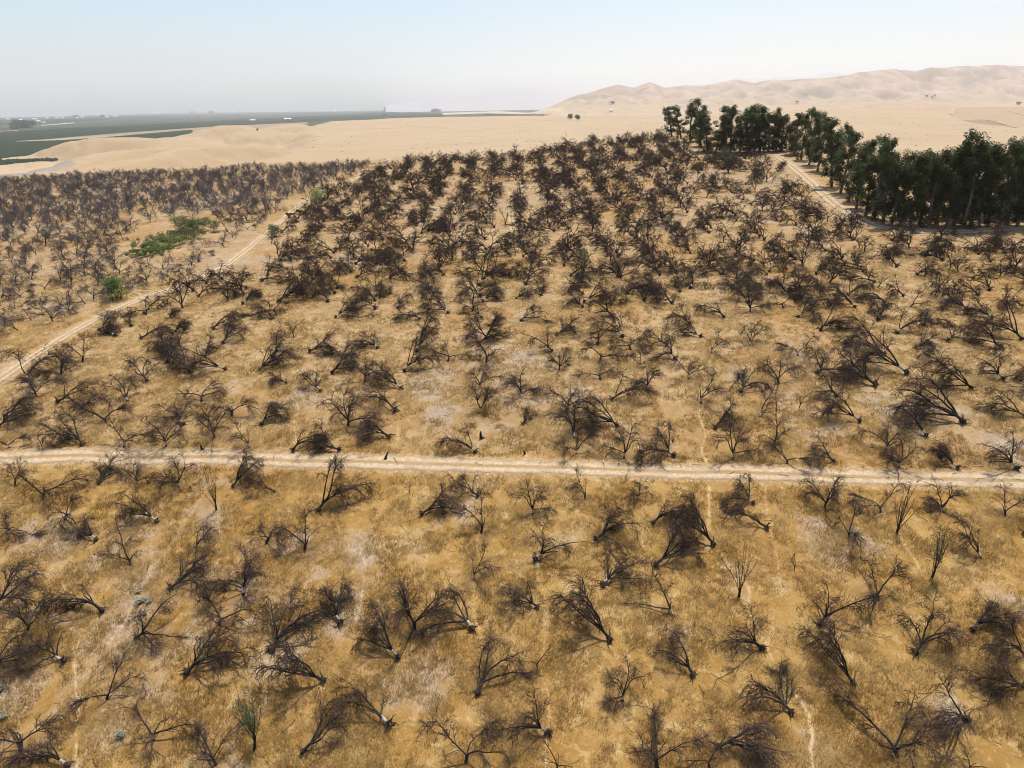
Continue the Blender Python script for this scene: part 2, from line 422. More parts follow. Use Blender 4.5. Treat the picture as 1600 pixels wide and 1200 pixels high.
def grow(seed, tilt, scaff=(4, 6), limb=(1.6, 2.4), cone=(25, 55), grav=-.35, dens=1.0, fine=True, thick=1.0, roots=False, flat=0.0, l4=4):
    """one dead orchard tree leaning towards +X by tilt (radians from upright). Parts: trunk, roots, limbs, twigs"""
    rng = np.random.default_rng(seed)
    ax = unit((math.sin(tilt), .12 * rng.normal(), math.cos(tilt)))
    L0 = rng.uniform(.42, .70); z0 = .24 if roots else -.08
    tk = Tubes(); tp = path(rng, (0, 0, z0), ax, L0, 4, .08, 0, .12)
    tk.add(tp, np.array([.125, .102, .098, .095, .085]) * thick, 8)
    rt = None
    if roots:
        rt = Tubes()
        for k in range(11):
            d = side_dir(rng, -ax, rng.uniform(.7, 1.5)); rp = path(rng, tp[0] + ax * .05, d, rng.uniform(.3, .8), 3, .25, -.2)
            rt.add(rp, np.array([.075, .055, .034, .012]) * thick, 4)
        rt.add([tp[0] - ax * .22, tp[0] - ax * .08, tp[0] + ax * .12], [.10, .22, .12], 8)
    limbs, tws = [], []
    ns = rng.integers(scaff[0], scaff[1] + 1); ph = rng.random() * 6.28
    e1 = unit(np.cross(ax, (0, 1, .3))); e2 = np.cross(ax, e1)
    for i in range(ns):
        a = ph + i / ns * 6.283 + rng.normal() * .3; c = R(rng.uniform(*cone))
        d = ax * math.cos(c) + (e1 * math.cos(a) + e2 * math.sin(a)) * math.sin(c)
        if roots:
            a = .62 * rng.normal(); el = R(rng.uniform(3, 62)) * (.55 + .45 * math.cos(tilt)) / .8
            d = np.array([math.cos(a) * math.cos(el), math.sin(a) * math.cos(el), math.sin(el)])
        broken = rng.random() < .16
        if d[2] < .06: d[2] = abs(d[2]) * .35 + .04
        d[2] *= (1 - flat); d = unit(d)
        p0 = tp[-1] - ax * rng.uniform(0, .25) * L0
        Ln = rng.uniform(*limb) * (rng.uniform(.3, .5) if broken else rng.choice([.75, 1, 1.12])); lp = path(rng, p0, d, Ln, 6, .12, grav * .5)
        lb, tw = Tubes(), Tubes(); r = rng.uniform(.050, .078) * thick
        lb.add(lp, np.linspace(r, r * .42, 7), 5)
        n2 = 1 if broken else int(rng.integers(5, 9) * dens) + 1
        for j in range(n2):
            t = rng.uniform(.28, 1.0) if j else 1.0
            k = min(5, int(t * 6)); q = lp[k] + (lp[min(6, k + 1)] - lp[k]) * (t * 6 - k if t < 1 else 1)
            d2 = side_dir(rng, unit(lp[min(6, k + 1)] - lp[k]), rng.uniform(.3, .85))
            l2 = rng.uniform(.8, 1.6) * (1.15 - .4 * t)
            bp = path(rng, q, d2, l2, 5, .15, grav)
            r2 = r * .42 * rng.uniform(.75, 1.0); lb.add(bp, np.linspace(r2, r2 * .4, 6), 4)
            for h in range(int(rng.integers(5, 9) * dens)):
                k3 = rng.integers(1, 6); d3 = side_dir(rng, unit(bp[k3] - bp[k3 - 1]), rng.uniform(.3, .95))
                cp3 = path(rng, bp[k3], d3, rng.uniform(.35, .85), 4, .2, grav * 1.3)
                r3 = .0125 * thick; tw.add(cp3, np.linspace(r3, r3 * .55, 5), 3)
                if fine:
                    for g in range(rng.integers(max(1, l4 - 1), l4 + 2)):
                        k4 = rng.integers(0, 5); d4 = side_dir(rng, unit(cp3[min(4, k4 + 1)] - cp3[max(0, k4 - 1)]), rng.uniform(.3, 1.0))
                        ep = path(rng, cp3[k4], d4, rng.uniform(.18, .5), 2, .2, grav * 1.4)
                        tw.add(ep, np.array([.0085, .0075, .005]) * thick, 3)
        limbs.append(lb); tws.append(tw)
    return tk, rt, limbs, tws

def grow_whip(seed, n=9, h=3.6, leafy=0):
    rng = np.random.default_rng(seed); tk = Tubes(); tp = path(rng, (0, 0, -.08), (.05 * rng.normal(), .05 * rng.normal(), 1), .8, 3, .08, 0)
    tk.add(tp, [.10, .085, .08, .06], 7); limbs, tws = [], []
    for i in range(n):
        tw = Tubes(); tws.append(tw)
        d = (rng.normal() * .16, rng.normal() * .16, 1); lb = Tubes(); lp = path(rng, tp[rng.integers(1, 4)], d, h * rng.uniform(.6, 1), 7, .05, .08)
        lb.add(lp, np.linspace(.026, .008, 8), 4); limbs.append(lb)
        for j in range(14):
            k = rng.integers(2, 8); q = path(rng, lp[k], side_dir(rng, unit(lp[k] - lp[k - 1]), rng.uniform(.25, .7)), rng.uniform(.25, .7), 3, .12, .15)
            tw.add(q, [.009, .008, .006, .004], 3)
    return tk, None, limbs, tws

def leaf_mesh(name, centres, radii, per, size, m, seed, droop=.4, aspect=.45, squash=1.0):
    """many small separate leaf-sprays filling clumps"""
    rng = np.random.default_rng(seed); C = np.repeat(np.asarray(centres, float), per, 0); Rr = np.repeat(np.asarray(radii, float), per)
    n = len(C); v = rng.normal(size=(n, 3)); v /= np.linalg.norm(v, axis=1)[:, None]
    v *= (Rr * rng.random(n) ** .42)[:, None]; v[:, 2] *= squash; P = C + v
    d = rng.normal(size=(n, 3)); d[:, 2] = -droop + .5 * rng.normal(size=n); d /= np.linalg.norm(d, axis=1)[:, None]
    s = np.cross(d, rng.normal(size=(n, 3))); s /= np.linalg.norm(s, axis=1)[:, None] + 1e-9
    l = size * rng.uniform(.6, 1.4, n)[:, None]; w = l * aspect
    nrm = np.cross(d, s)
    V = np.stack([P - d * l * .5, P + s * w * .5 + nrm * w * .15, P + d * l * .5, P - s * w * .5 + nrm * w * .15], 1).reshape(-1, 3)
    me = np_mesh(name, V, np.arange(n * 4).reshape(-1, 4)); me.materials.append(m); return me

# ------------------------------------------------------------------ roads and trails, measured on the photograph, laid on the terrain
def resample(P, step):
    P = np.asarray(P)[:, :2]; s = np.r_[0, np.cumsum(np.hypot(*np.diff(P, axis=0).T))]
    t = np.arange(0, s[-1], step); t = np.r_[t, s[-1]]
    Q = np.stack([np.interp(t, s, P[:, 0]), np.interp(t, s, P[:, 1])], 1)
    if len(Q) > 12:
        for _ in range(2):
            Qp = np.pad(Q, ((3, 3), (0, 0)), mode='edge'); Q[1:-1] = sum(Qp[k:k + len(Q)] for k in range(7))[1:-1] / 7
    return Q
def px_line(pts): a = np.array(pts, float); return ground(a[:, 0], a[:, 1])

L_MAIN = px_line([(-120, 722), (0, 717), (80, 713), (150, 712), (300, 714), (400, 718), (600, 723), (800, 729), (1000, 735), (1200, 741), (1400, 747), (1600, 752), (1720, 757)])
L_SIDE = px_line([(-110, 660), (-40, 620), (0, 592), (70, 545), (130, 508), (190, 480), (235, 462), (300, 440), (350, 418), (400, 378), (440, 345), (480, 312), (515, 294), (545, 284), (575, 272), (600, 256), (612, 246)])
L_GUM = px_line([(1058, 216), (1062, 226), (1074, 236), (1084, 242)])
L_GUM2 = px_line([(1130, 243), (1160, 239), (1190, 238), (1215, 243), (1240, 262), (1270, 288), (1300, 316), (1340, 344), (1400, 362), (1480, 363), (1560, 359), (1640, 352)])

def ribbon(name, line, width, label_kind, step=.8, lift=.045, m=None, across=9):
    Q = resample(line, step); T = np.gradient(Q, axis=0); T /= np.linalg.norm(T, axis=1)[:, None]; Nn = np.stack([-T[:, 1], T[:, 0]], 1)
    us = np.linspace(-1, 1, across)
    P = Q[:, None] + us[None, :, None] * Nn[:, None] * width * .5
    Z = H(P[..., 0], P[..., 1]) + lift
    V = np.concatenate([P, Z[..., None]], -1).reshape(-1, 3); n = len(Q)
    i = np.arange(n - 1)[:, None] * across; j = np.arange(across - 1)[None]
    Fq = np.stack([i + j, i + j + 1, i + across + j + 1, i + across + j], -1).reshape(-1, 4)
    me = np_mesh(name, V, Fq[:, ::-1], True, {'across': np.tile(us, n)}); me.materials.append(m or M['road'])
    o = new_obj(name, me); o['kind'] = label_kind; return o

# ------------------------------------------------------------------ the dead trees read off the photograph
# base x, base y, form (F toppled, U upright, W thin upright, P whips, G greening whips, S stump), lean (degrees: 0 right, 90 away, 180 left), size, whitewashed trunk
TREES = """24 759 U 0 .8 0;67 780 U 40 1.1 0;101 811 U 0 1.0 1;155 756 F 60 .95 0;214 756 U 30 .7 1;280 761 U 150 .95 1;338 797 P 0 1.05 0;365 762 F 50 .9 0
245 817 F 165 .9 1;9 834 U 30 .9 1;150 845 F 160 .85 1;304 856 U 0 .8 1;205 884 U 150 1.0 0;159 957 F 170 1.15 0;268 922 F 25 1.05 0;43 986 U 90 1.0 0
342 975 U 0 1.15 0;-8 952 F 40 1.1 0;100 1035 F 165 1.0 1;167 1092 U 0 .85 0;215 1000 F 10 .9 0;294 1054 F 35 1.15 0;239 1157 U 20 .9 1;33 1175 U 90 1.1 0
105 1199 F 165 1.0 1;338 1195 U 130 .9 0;398 1172 G 90 1.15 0;-12 1044 F 10 .9 0;427 1016 F 62 1.2 0;532 975 F 140 1.05 1;622 1030 F 150 1.0 1;505 1066 F 200 1.0 0
607 1136 F 145 1.1 1;475 1178 F 50 1.0 0;648 985 U 90 1.25 0;738 985 F 145 1.1 1;741 906 U 90 .95 1;747 1085 F 55 1.1 0;728 1192 U 60 1.05 0;856 1147 F 170 .95 1
839 950 F 160 .85 0;952 1002 F 140 1.05 0;840 1044 W 90 .8 0;973 1095 U 100 .75 1;1053 963 U 140 1.0 1;1082 1057 F 130 1.0 0;1190 1015 F 165 1.05 0;942 914 F 30 1.0 1
1155 932 P 90 1.15 0;1028 1202 U 100 1.05 0;1108 1199 W 120 1.0 0;1122 1170 F 15 1.1 0;870 1206 W 90 .9 0;1372 938 U 110 1.15 0;1280 978 F 25 1.0 0;1332 1071 F 135 .95 0
1402 1182 U 135 1.3 0;1509 1129 F 165 1.05 0;1430 1022 F 20 1.05 0;1520 986 F 35 .95 0;1600 1074 F 175 1.0 0;1235 1115 F 130 .95 0;1602 1028 F 150 .9 0;1512 1206 W 90 .8 0
1455 905 G 90 1.15 0;1230 725 U 80 .9 0;1211 698 U 90 1.0 0;1302 723 F 160 .9 0;1384 703 U 60 .95 1;1405 730 U 110 .85 1;1446 682 F 140 .95 1;1495 733 F 135 .95 1
1588 734 F 150 1.15 1;1289 793 U 60 .9 0;1376 800 U 130 .95 0;1401 833 P 90 1.2 0;1475 801 U 90 .8 1;1571 807 U 120 .85 0;1241 890 W 90 .6 0;1328 842 U 140 1.0 0
1532 872 U 130 .95 1;1600 836 F 20 .8 0;833 803 U 90 .85 1;914 781 U 90 .85 0;1000 782 U 140 .9 1;1021 820 F 35 1.05 0;1114 853 F 140 1.1 0;1176 788 F 145 .85 1
1197 827 F 155 1.0 0;837 876 F 30 1.05 1;932 845 F 20 1.05 0;1025 886 F 30 1.1 0;975 715 U 60 .85 1;901 710 U 90 .8 1;1052 714 F 140 .9 1;1146 716 U 90 .85 1
963 667 F 160 1.0 0;897 685 U 90 1.0 1;1118 670 F 40 .9 0;820 709 S 0 .6 0;819 662 S 0 .6 0;1051 690 S 0 .5 0;459 705 F 40 .9 0;529 705 F 165 .85 0
607 685 F 150 .95 0;602 718 S 90 .8 0;742 708 F 145 .85 1;753 685 S 90 1.0 0;498 800 F 45 1.1 0;746 776 F 145 .9 0;660 805 F 30 1.0 0;476 862 U 45 1.1 0
416 850 U 50 1.05 0;752 832 U 40 1.05 0;428 770 F 175 .85 0;544 666 U 20 1.1 0;380 930 U 60 1.05 1;180 526 F 145 .9 1;129 566 U 40 1.0 0;95 594 U 90 1.0 1
59 621 U 130 .9 0;320 558 F 90 .75 1;230 597 F 140 1.0 0;297 583 F 150 1.0 0;92 630 F 25 1.05 0;131 645 U 100 .9 1;200 627 U 140 .9 1;166 661 U 140 .95 0
315 628 U 90 .95 0;286 664 F 145 .9 1;362 652 U 80 1.15 0;334 515 F 20 .95 0;262 500 F 40 .65 0;270 523 F 25 .8 0;222 530 F 40 1.0 0;228 492 F 100 1.0 0
311 464 F 20 .95 1;380 476 F 30 1.0 1;349 537 F 40 1.0 0;206 510 F 150 .8 0;15 700 U 140 .7 1;66 701 W 90 .6 0;129 696 F 150 .95 0;194 698 U 40 .9 1
260 697 U 90 .8 1;335 684 U 60 .9 0;389 700 U 110 .8 1;317 703 S 0 .7 0;0 668 F 30 .9 0;10 652 F 40 .9 0;525 497 F 40 .85 1;562 502 U 90 .8 1
485 551 F 15 .95 0;589 545 F 140 .8 1;632 581 F 30 .9 1;501 612 F 140 .85 1;447 600 F 180 .6 0;520 584 F 40 1.0 0;570 595 U 90 1.15 1;617 644 F 145 1.0 0
700 565 U 60 1.0 0;760 565 U 60 1.1 0;751 607 U 100 .85 1;749 646 U 80 .85 1;410 665 F 80 .9 0;407 580 F 40 1.0 0;427 560 F 45 1.1 0;512 472 F 130 1.0 0
552 475 F 60 .85 1;655 500 F 155 .85 0;622 482 F 90 .9 1;700 490 F 160 .95 1;752 497 F 140 .85 1;764 510 F 20 .7 0;815 502 F 15 .85 0;955 495 F 145 1.1 0
871 525 F 20 .9 0;972 527 F 140 1.05 1;862 550 F 150 .9 0;874 577 U 60 .75 0;937 565 U 60 1.1 0;939 594 U 130 .9 0;986 547 U 110 .9 0;1041 540 F 140 1.0 0
1054 562 F 140 .95 1;1049 475 F 140 .95 0;1077 507 F 160 .9 0;1094 527 F 140 .85 1;1130 497 F 135 1.0 0;1171 540 U 45 .9 1;1112 552 U 90 .8 1;1077 592 U 80 .9 1
1095 630 U 70 1.0 1;1012 609 U 90 .75 1;1000 575 U 90 .7 1;957 626 F 20 .95 0;886 640 U 90 1.05 1;817 664 F 50 .7 0;815 622 U 110 .85 1;1157 614 F 35 .95 0
1186 652 U 45 .9 1;1172 487 U 90 .95 0;955 477 F 40 .9 0;807 467 F 20 .7 0;845 462 F 90 .9 1;970 510 W 90 .8 0;1247 556 U 130 .85 1;1217 600 U 110 1.0 0
1224 481 U 110 .95 0;1247 496 F 20 .85 1;1335 481 F 140 .9 1;1381 474 F 140 .95 0;1372 501 F 40 1.0 0;1282 517 F 35 1.05 0;1380 556 F 145 1.2 0;1415 585 F 145 1.25 1
1366 604 F 140 1.2 0;1277 584 F 20 .95 0;1480 534 F 25 1.0 0;1442 510 F 15 1.0 0;1489 471 F 145 1.0 0;1527 462 F 140 1.0 0;1567 481 U 100 .85 0;1562 545 F 140 1.15 0
1566 594 F 140 1.0 1;1516 609 F 170 1.05 0;1502 662 F 150 1.35 0;1342 660 F 140 .95 1;1306 620 F 140 .85 0;1431 545 F 5 .8 0;1249 637 W 90 .7 0;1595 532 F 140 1.1 0
1562 432 U 90 .95 0;1600 652 F 160 .8 0;1286 452 F 140 .8 0;1420 705 W 90 .5 0;640 770 W 90 .45 0;60 870 W 60 .5 0"""
T_HAND = []
for row in TREES.replace('\n', ';').split(';'):
    f = row.split(); T_HAND.append([float(f[0]), float(f[1]), f[2], float(f[3]), float(f[4]), int(f[5])])
hp = ground([t[0] for t in T_HAND], [t[1] for t in T_HAND])
rng = np.random.default_rng(7)
side_pts, gum2_pts, gum_pts, main_pts = L_SIDE[:, :2], L_GUM2[:, :2], L_GUM[:, :2], L_MAIN[:, :2]

def right_of_side(X, Y):
    return X > np.interp(Y, side_pts[:, 1], side_pts[:, 0])
crest = lambda X, Y: np.interp(X / np.maximum(Y, 1), CR_T, CR_Y)

# the rows run on up the slope behind the trees that can be read one by one
T_MAIN = [dict(x=p[0], y=p[1], form=t[2], az=t[3], s=t[4] * (1.1 if 440 < t[1] < 720 else .93), white=t[5]) for t, p in zip(T_HAND, hp)]
gx, gy = np.meshgrid(np.arange(-.6 - 3.7 - 7.4 * 25, 215, 7.4), np.arange(62, 330, 3.0))
gx = gx + rng.normal(size=gx.shape) * .85 + .5 * fbm(gx / 30, gy / 30, 201, 2); gy = gy + rng.normal(size=gx.shape) * .9
gx, gy = gx.ravel(), gy.ravel()
px, py, _ = project(np.stack([gx, gy, H(gx, gy)], 1))
ok = (py < 640) & ((py < 488) | (rng.random(len(gx)) < .6)) & (px > -70) & (px < 1680) & right_of_side(gx - 3.6, gy) & (gy < crest(gx, gy) + 6)
ok &= (poly_dist(gum2_pts, gx, gy) > 4) & ((gx < np.interp(gy, gum2_pts[::-1, 1], gum2_pts[::-1, 0], left=400, right=400)) | (gy > 260))
gl = px_line([(1052, 214), (1090, 244), (1150, 241)]); ok &= ~((gx > np.interp(gy, gl[::-1, 1], gl[::-1, 0]) - 2) & (gy > 255))
ok &= ~((px > 770) & (px < 812) & (py > 283) & (py < 392) & (rng.random(len(gx)) < .85)) & ~((px > 712) & (px < 738) & (py > 350) & (py < 415))
ok &= ~((px > 1080) & (py < 345) & (rng.random(len(gx)) < .34)) & (rng.random(len(gx)) > .07)
hx, hy = hp[:, 0], hp[:, 1]
for i in np.nonzero(ok)[0]:
    if np.min((hx - gx[i]) ** 2 + (hy - gy[i]) ** 2) < (3.1 if py[i] < 488 else 3.9) ** 2: continue
    q = rng.random()
    form = 'F' if q < .72 else 'U' if q < .93 else 'W' if q < .965 else 'G'
    T_MAIN.append(dict(x=gx[i], y=gy[i], form=form, az=float(rng.choice([150, 140, 165, 35, 20, 90, 120, 60])) + rng.normal() * 12, s=rng.uniform(.92, 1.36), white=int(rng.random() < .25)))
for fx_, fy_, sc_ in ((790, 352, 1.3), (712, 398, 1.0), (822, 366, 1.2), (935, 296, 1.0), (782, 258, 1.1), (928, 258, 1.0), (598, 372, 1.1)):
    g = ground([fx_], [fy_])[0]; T_MAIN.append(dict(x=g[0], y=g[1], form='G', az=90, s=sc_, white=0))

# the grey orchard left of the side road: upright bare trees
gx, gy = np.meshgrid(np.arange(-260, 20, 3.9), np.arange(70, 262, 3.5))
gx = gx + rng.normal(size=gx.shape) * .7; gy = gy + rng.normal(size=gx.shape) * .7; gx, gy = gx.ravel(), gy.ravel()
px, py, _ = project(np.stack([gx, gy, H(gx, gy)], 1))
ok = (px > -70) & ~right_of_side(gx + 3.8, gy) & (gy < crest(gx, gy) + 3)
dens = np.select([py < 372, py < 400, py < 436, (py < 482) & (px < 215), py < 482], [.97, .86, .55, .97, .6], .55)
dens = np.where((px > 195) & (px < 335) & (py > 338) & (py < 412), .12, dens)
dens = np.where((py >= 350) & (px > 330), .6, dens)
ok &= rng.random(len(gx)) < dens
T_LEFT = [dict(x=gx[i], y=gy[i], form='U' if rng.random() < .86 else 'W', az=rng.uniform(0, 360), s=rng.uniform(.66, .98), white=0) for i in np.nonzero(ok)[0]]
for lst in (T_MAIN, T_LEFT):
    for t in lst: t['z'] = h1(t['x'], t['y']) 

# ------------------------------------------------------------------ the ground: one sheet from underfoot to the horizon
TRAILS = []
def build_ground():
    ang = np.r_[np.linspace(-180, -56, 26)[:-1], np.linspace(-56, 56, 940), np.linspace(56, 180, 26)[1:]] * np.pi / 180
    rad = np.r_[0.5, 3, 6, 9, 12, 14 * 1.0082 ** np.arange(0, int(math.log(26000 / 14) / math.log(1.0082)))]
    A, Rr = np.meshgrid(ang, rad); X, Y = Rr * np.sin(A), Rr * np.cos(A)
    Z = H(X, Y); nA, nR = len(ang), len(rad)
    i = np.arange(nR - 1)[:, None] * nA; j = np.arange(nA - 1)[None]
    Fq = np.stack([i + j, i + nA + j, i + nA + j + 1, i + j + 1], -1).reshape(-1, 4)
    x, y = X.ravel(), Y.ravel(); near = (y > 0) & (Rr.ravel() < 420)
    # attributes
    yonder = np.zeros(x.size); yonder[:] = smooth(-6, 10, y - np.interp(x, main_pts[:, 0], main_pts[:, 1])) * .75
    yonder = yonder + .25 * smooth(90, 200, y)
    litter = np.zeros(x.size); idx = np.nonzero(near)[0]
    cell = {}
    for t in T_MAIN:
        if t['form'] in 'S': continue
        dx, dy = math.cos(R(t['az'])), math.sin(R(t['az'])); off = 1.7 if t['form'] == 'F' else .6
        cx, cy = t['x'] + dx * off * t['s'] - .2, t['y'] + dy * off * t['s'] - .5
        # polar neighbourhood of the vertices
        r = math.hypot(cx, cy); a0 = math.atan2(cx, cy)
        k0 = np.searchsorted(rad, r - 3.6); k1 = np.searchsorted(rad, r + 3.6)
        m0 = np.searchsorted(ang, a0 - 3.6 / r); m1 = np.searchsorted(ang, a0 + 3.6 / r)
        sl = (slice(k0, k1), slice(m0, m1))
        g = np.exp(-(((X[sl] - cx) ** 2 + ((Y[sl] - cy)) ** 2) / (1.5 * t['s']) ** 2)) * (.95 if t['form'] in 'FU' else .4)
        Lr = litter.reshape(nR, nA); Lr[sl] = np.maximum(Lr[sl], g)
    trail = np.zeros(x.size); xs, ys = x[idx], y[idx]
    wx, wy = xs + .5 * fbm(xs / 3, ys / 3, 71, 2), ys + .5 * fbm(xs / 3, ys / 3, 72, 2)
    lines = [[(1110, 762), (1113, 800), (1112, 850), (1130, 868), (1160, 905), (1172, 945), (1200, 1000), (1215, 1050), (1252, 1110), (1270, 1160), (1280, 1215)],
             [(1400, 830), (1425, 870), (1450, 905), (1470, 945), (1488, 985)], [(1198, 755), (1198, 795), (1205, 830), (1217, 880), (1212, 960), (1208, 1010)],
             [(830, 745), (845, 820), (838, 900), (848, 960), (852, 1040), (858, 1110), (855, 1210)], [(1000, 790), (998, 860)],
             [(1036, 570), (1033, 620), (1040, 665), (1052, 700)], [(120, 1000), (118, 1080), (122, 1140), (118, 1210)], [(160, 1112), (205, 1105)],
             [(322, 760), (285, 820), (240, 880), (205, 940), (180, 1000)], [(700, 420), (688, 520), (676, 620), (650, 720)], [(462, 600), (462, 700)], [(620, 640), (622, 700)],
             [(600, 745), (596, 800), (570, 850), (562, 910), (560, 960)], [(1370, 940), (1378, 970), (1395, 1000), (1412, 1030)], [(880, 1150), (960, 1160), (1020, 1110), (1060, 1060)],
             [(745, 1000), (742, 930), (748, 880), (752, 830)], [(1540, 960), (1580, 1010), (1610, 1050)], [(1095, 640), (1098, 690), (1100, 725)], [(900, 560), (1100, 480)],
             [(340, 740), (342, 800), (338, 880)], [(1600, 870), (1560, 905), (1490, 930)], [(960, 1190), (980, 1120), (962, 1060), (958, 1010)]]
    tr = np.zeros(len(xs))
    TRAILS.extend(px_line(ln)[:, :2] for ln in lines)
    for ln in lines:
        tr = np.maximum(tr, np.exp(-(poly_dist(px_line(ln)[:, :2], wx, wy) / (.15 if ln is lines[0] else .10)) ** 2) * (.62 + .35 * fbm(xs / 6, ys / 6, 73, 2)) * (1.1 if ln is lines[0] else .9))
    for ln in ([(722, 350), (720, 366), (726, 385), (728, 402), (722, 420)], [(727, 352), (724, 366), (731, 385), (733, 402), (728, 420)], [(800, 300), (802, 340), (806, 375)], [(795, 300), (796, 340), (800, 375)]):
        tr = np.maximum(tr, np.exp(-(poly_dist(px_line(ln)[:, :2], xs, ys) / .3) ** 2) * .9)
    tr = np.maximum(tr, .55 * np.exp(-(poly_dist(main_pts, xs, ys) / 2.0) ** 4)); tr = np.maximum(tr, .5 * np.exp(-(poly_dist(side_pts, xs, ys) / 1.9) ** 4))
    tr = np.maximum(tr, .5 * np.exp(-(poly_dist(gum2_pts, xs, ys) / 3.5) ** 4))
    trail[idx] = tr
    th = np.zeros(len(xs))
    for gx_, gy_, rr in ((215, 930, 3.2), (200, 970, 3), (190, 1010, 2.5), (560, 870, 2.4), (555, 920, 2), (545, 960, 1.6), (670, 1060, 2.4), (50, 840, 2.5), (100, 850, 2.2), (30, 1080, 2.6), (170, 1130, 2.2),
                         (330, 820, 2.2), (1290, 850, 2.6), (1060, 1000, 1.4), (1580, 700, 3), (1400, 650, 3.5), (1480, 640, 2.6), (620, 1080, 1.8), (1590, 960, 2.2), (680, 600, 4), (690, 650, 3), (820, 560, 3), (1250, 560, 3), (470, 620, 3),
                         (1480, 1110, 1.6), (1270, 1190, 1.8), (1345, 850, 2), (900, 610, 2.2), (1150, 580, 2), (220, 720, 2), (30, 905, 2)):
        g = ground([gx_], [gy_])[0]; th = np.maximum(th, .8 * np.exp(-((xs - g[0]) ** 2 + ((ys - g[1]) * .7) ** 2) / rr ** 2))
    th = np.maximum(th, .50 * smooth(.0, .5, fbm(xs / 14, ys / 20, 81, 3)))
    thistle = np.zeros(x.size); thistle[idx] = th
    # land cover beyond the crest
    s = smooth(0, .35, (y - crest(x, y)) / 120); beyond = np.where(y > 60, s, 0)
    C = np.ones((x.size, 4)); tan = np.array([.385, .29, .185]); C[:, :3] = tan
    pl = smooth(-.3, .4, fbm(x / 300, y / 500, 91, 4))[:, None]; C[:, :3] = C[:, :3] * (1 - .25 * pl) + np.array([.35, .24, .125]) * .25 * pl
    zr = Z.ravel() - CAMZ
    low = (smooth(-66, -77, zr) * (y > 500))[:, None]
    green = np.array([.011, .026, .015]); gm = fbm(np.floor(x / 420 + .3 * y / 900), np.floor(y / 520), 95, 1)[:, None]
    vg = green * (1.15 + .5 * gm)
    # valley orchards as blocks with tracks between
    bx, by = (x * .97 + y * .24), (y * .97 - x * .24)
    lane = np.maximum(smooth(.976, .985, np.abs((bx / 520) % 1)), smooth(.965, .98, np.abs((by / 640) % 1)))[:, None]
    vg = vg * (1 - .5 * lane) + np.array([.27, .21, .14]) * .5 * lane
    t = x / np.maximum(y, 1); edge = np.interp(y, [1000, 3600, 4500, 7000, 26000], [-.1, -.12, .02, .10, .10])
    gl_ = (smooth(.012, -.012, t - edge) * smooth(1180, 1300, y) * smooth(40, -40, x - np.interp(y, [1200, 1500, 1900, 2600, 3200, 3600], [-840, -900, -980, -860, -500, 3000])))[:, None] * low
    dry = np.array([.42, .31, .20]); C[:, :3] = np.where(low > 0, C[:, :3] * (1 - low) + dry * low, C[:, :3])
    C[:, :3] = C[:, :3] * (1 - gl_) + vg * gl_
    gz = np.gradient(zr.reshape(nR, nA), axis=0) / np.gradient(rad)[:, None]; ga = np.gradient(zr.reshape(nR, nA), axis=1) / (np.gradient(ang)[None] * rad[:, None])
    slope = np.hypot(gz, ga).ravel(); st = (smooth(.16, .42, slope + .10 * fbm(x / 45, y / 45, 93, 4)) * (y > 300) * (y < 4200))[:, None]
    C[:, :3] = C[:, :3] * (1 - .4 * st) + np.array([.29, .205, .115]) * .4 * st
    def paint(poly, col, k=1.0, extra=None):
        P = px_line(poly); m_ = inside(P, x, y) & (y > 260)
        if extra is not None: m_ &= extra
        C[m_, :3] = C[m_, :3] * (1 - k) + np.array(col) * k
    paint([(25, 221), (60, 218.5), (200, 207), (330, 198), (480, 191), (480, 194), (330, 202), (200, 212), (100, 219), (30, 222)], (.25, .19, .13))
    paint([(25, 220.5), (200, 210.5), (330, 200), (330, 201), (200, 212), (30, 222)], (.34, .26, .18))
    paint([(-60, 206), (0, 205), (30, 203.5), (30, 205), (0, 207.5), (-60, 208)], (.46, .35, .24))
    paint([(65, 195.5), (115, 191.3), (115, 192.5), (65, 196.5)], (.46, .36, .25))
    paint([(640, 181), (660, 178), (690, 176.5), (780, 173.5), (880, 171), (880, 175), (760, 177), (700, 179)], (.46, .35, .24))
    paint([(-40, 280), (0, 273), (50, 266), (120, 257), (90, 265), (50, 272), (0, 283), (-40, 290)], (.26, .23, .19))
    paint([(1482, 176), (1500, 168), (1700, 168), (1700, 200), (1600, 199), (1520, 193), (1490, 183)], (.33, .235, .155), .65)
    paint([(1320, 170), (1360, 162), (1500, 163), (1480, 172), (1380, 172)], (.38, .255, .165), .7)
    paint([(1510, 190), (1530, 187), (1560, 191), (1585, 197), (1550, 196)], (.22, .165, .11), .8)
    for lx, ly, ww in ((440, 205, 26), (590, 201, 30), (500, 226, 16), (530, 229, 14), (560, 214, 22), (680, 200, 26), (1000, 200, 14), (740, 205, 20), (820, 205, 12), (640, 197, 30), (480, 214, 20), (870, 219, 10), (1380, 208, 26), (1410, 218, 22), (1470, 212, 24)):
        paint([(lx - ww, ly), (lx, ly - .9), (lx + ww, ly - .2), (lx + ww * .4, ly + .9), (lx - ww * .6, ly + .7)], (.27, .215, .15), .5)
    hil = smooth(-40, 60, zr + 40 * fbm(x / 500, y / 700, 97, 4))[:, None] * (y > 4200)[:, None]
    hc = np.array([.41, .31, .235]) * (1 - .0 * hil)  # hill tone kept paler: some distance haze is put into the colour
    sc = smooth(.15, .6, fbm(x / 170, y / 300, 99, 5) + .55 * smooth(150, 260, zr) * smooth(.45, .6, t))[:, None]
    gul = 1 - np.abs(fbm(x / 260, y / 420, 52, 4)) * 2; gu = smooth(.75, .2, gul)[:, None] * .5 + smooth(.7, .1, 1 - np.abs(fbm(x / 110, y / 230, 58, 4)) * 2)[:, None] * .35  # gully scrub tone, darkened to paint the shade of deeper folds into the colour
    hc = hc * (1 - gu) + np.array([.215, .165, .125]) * gu
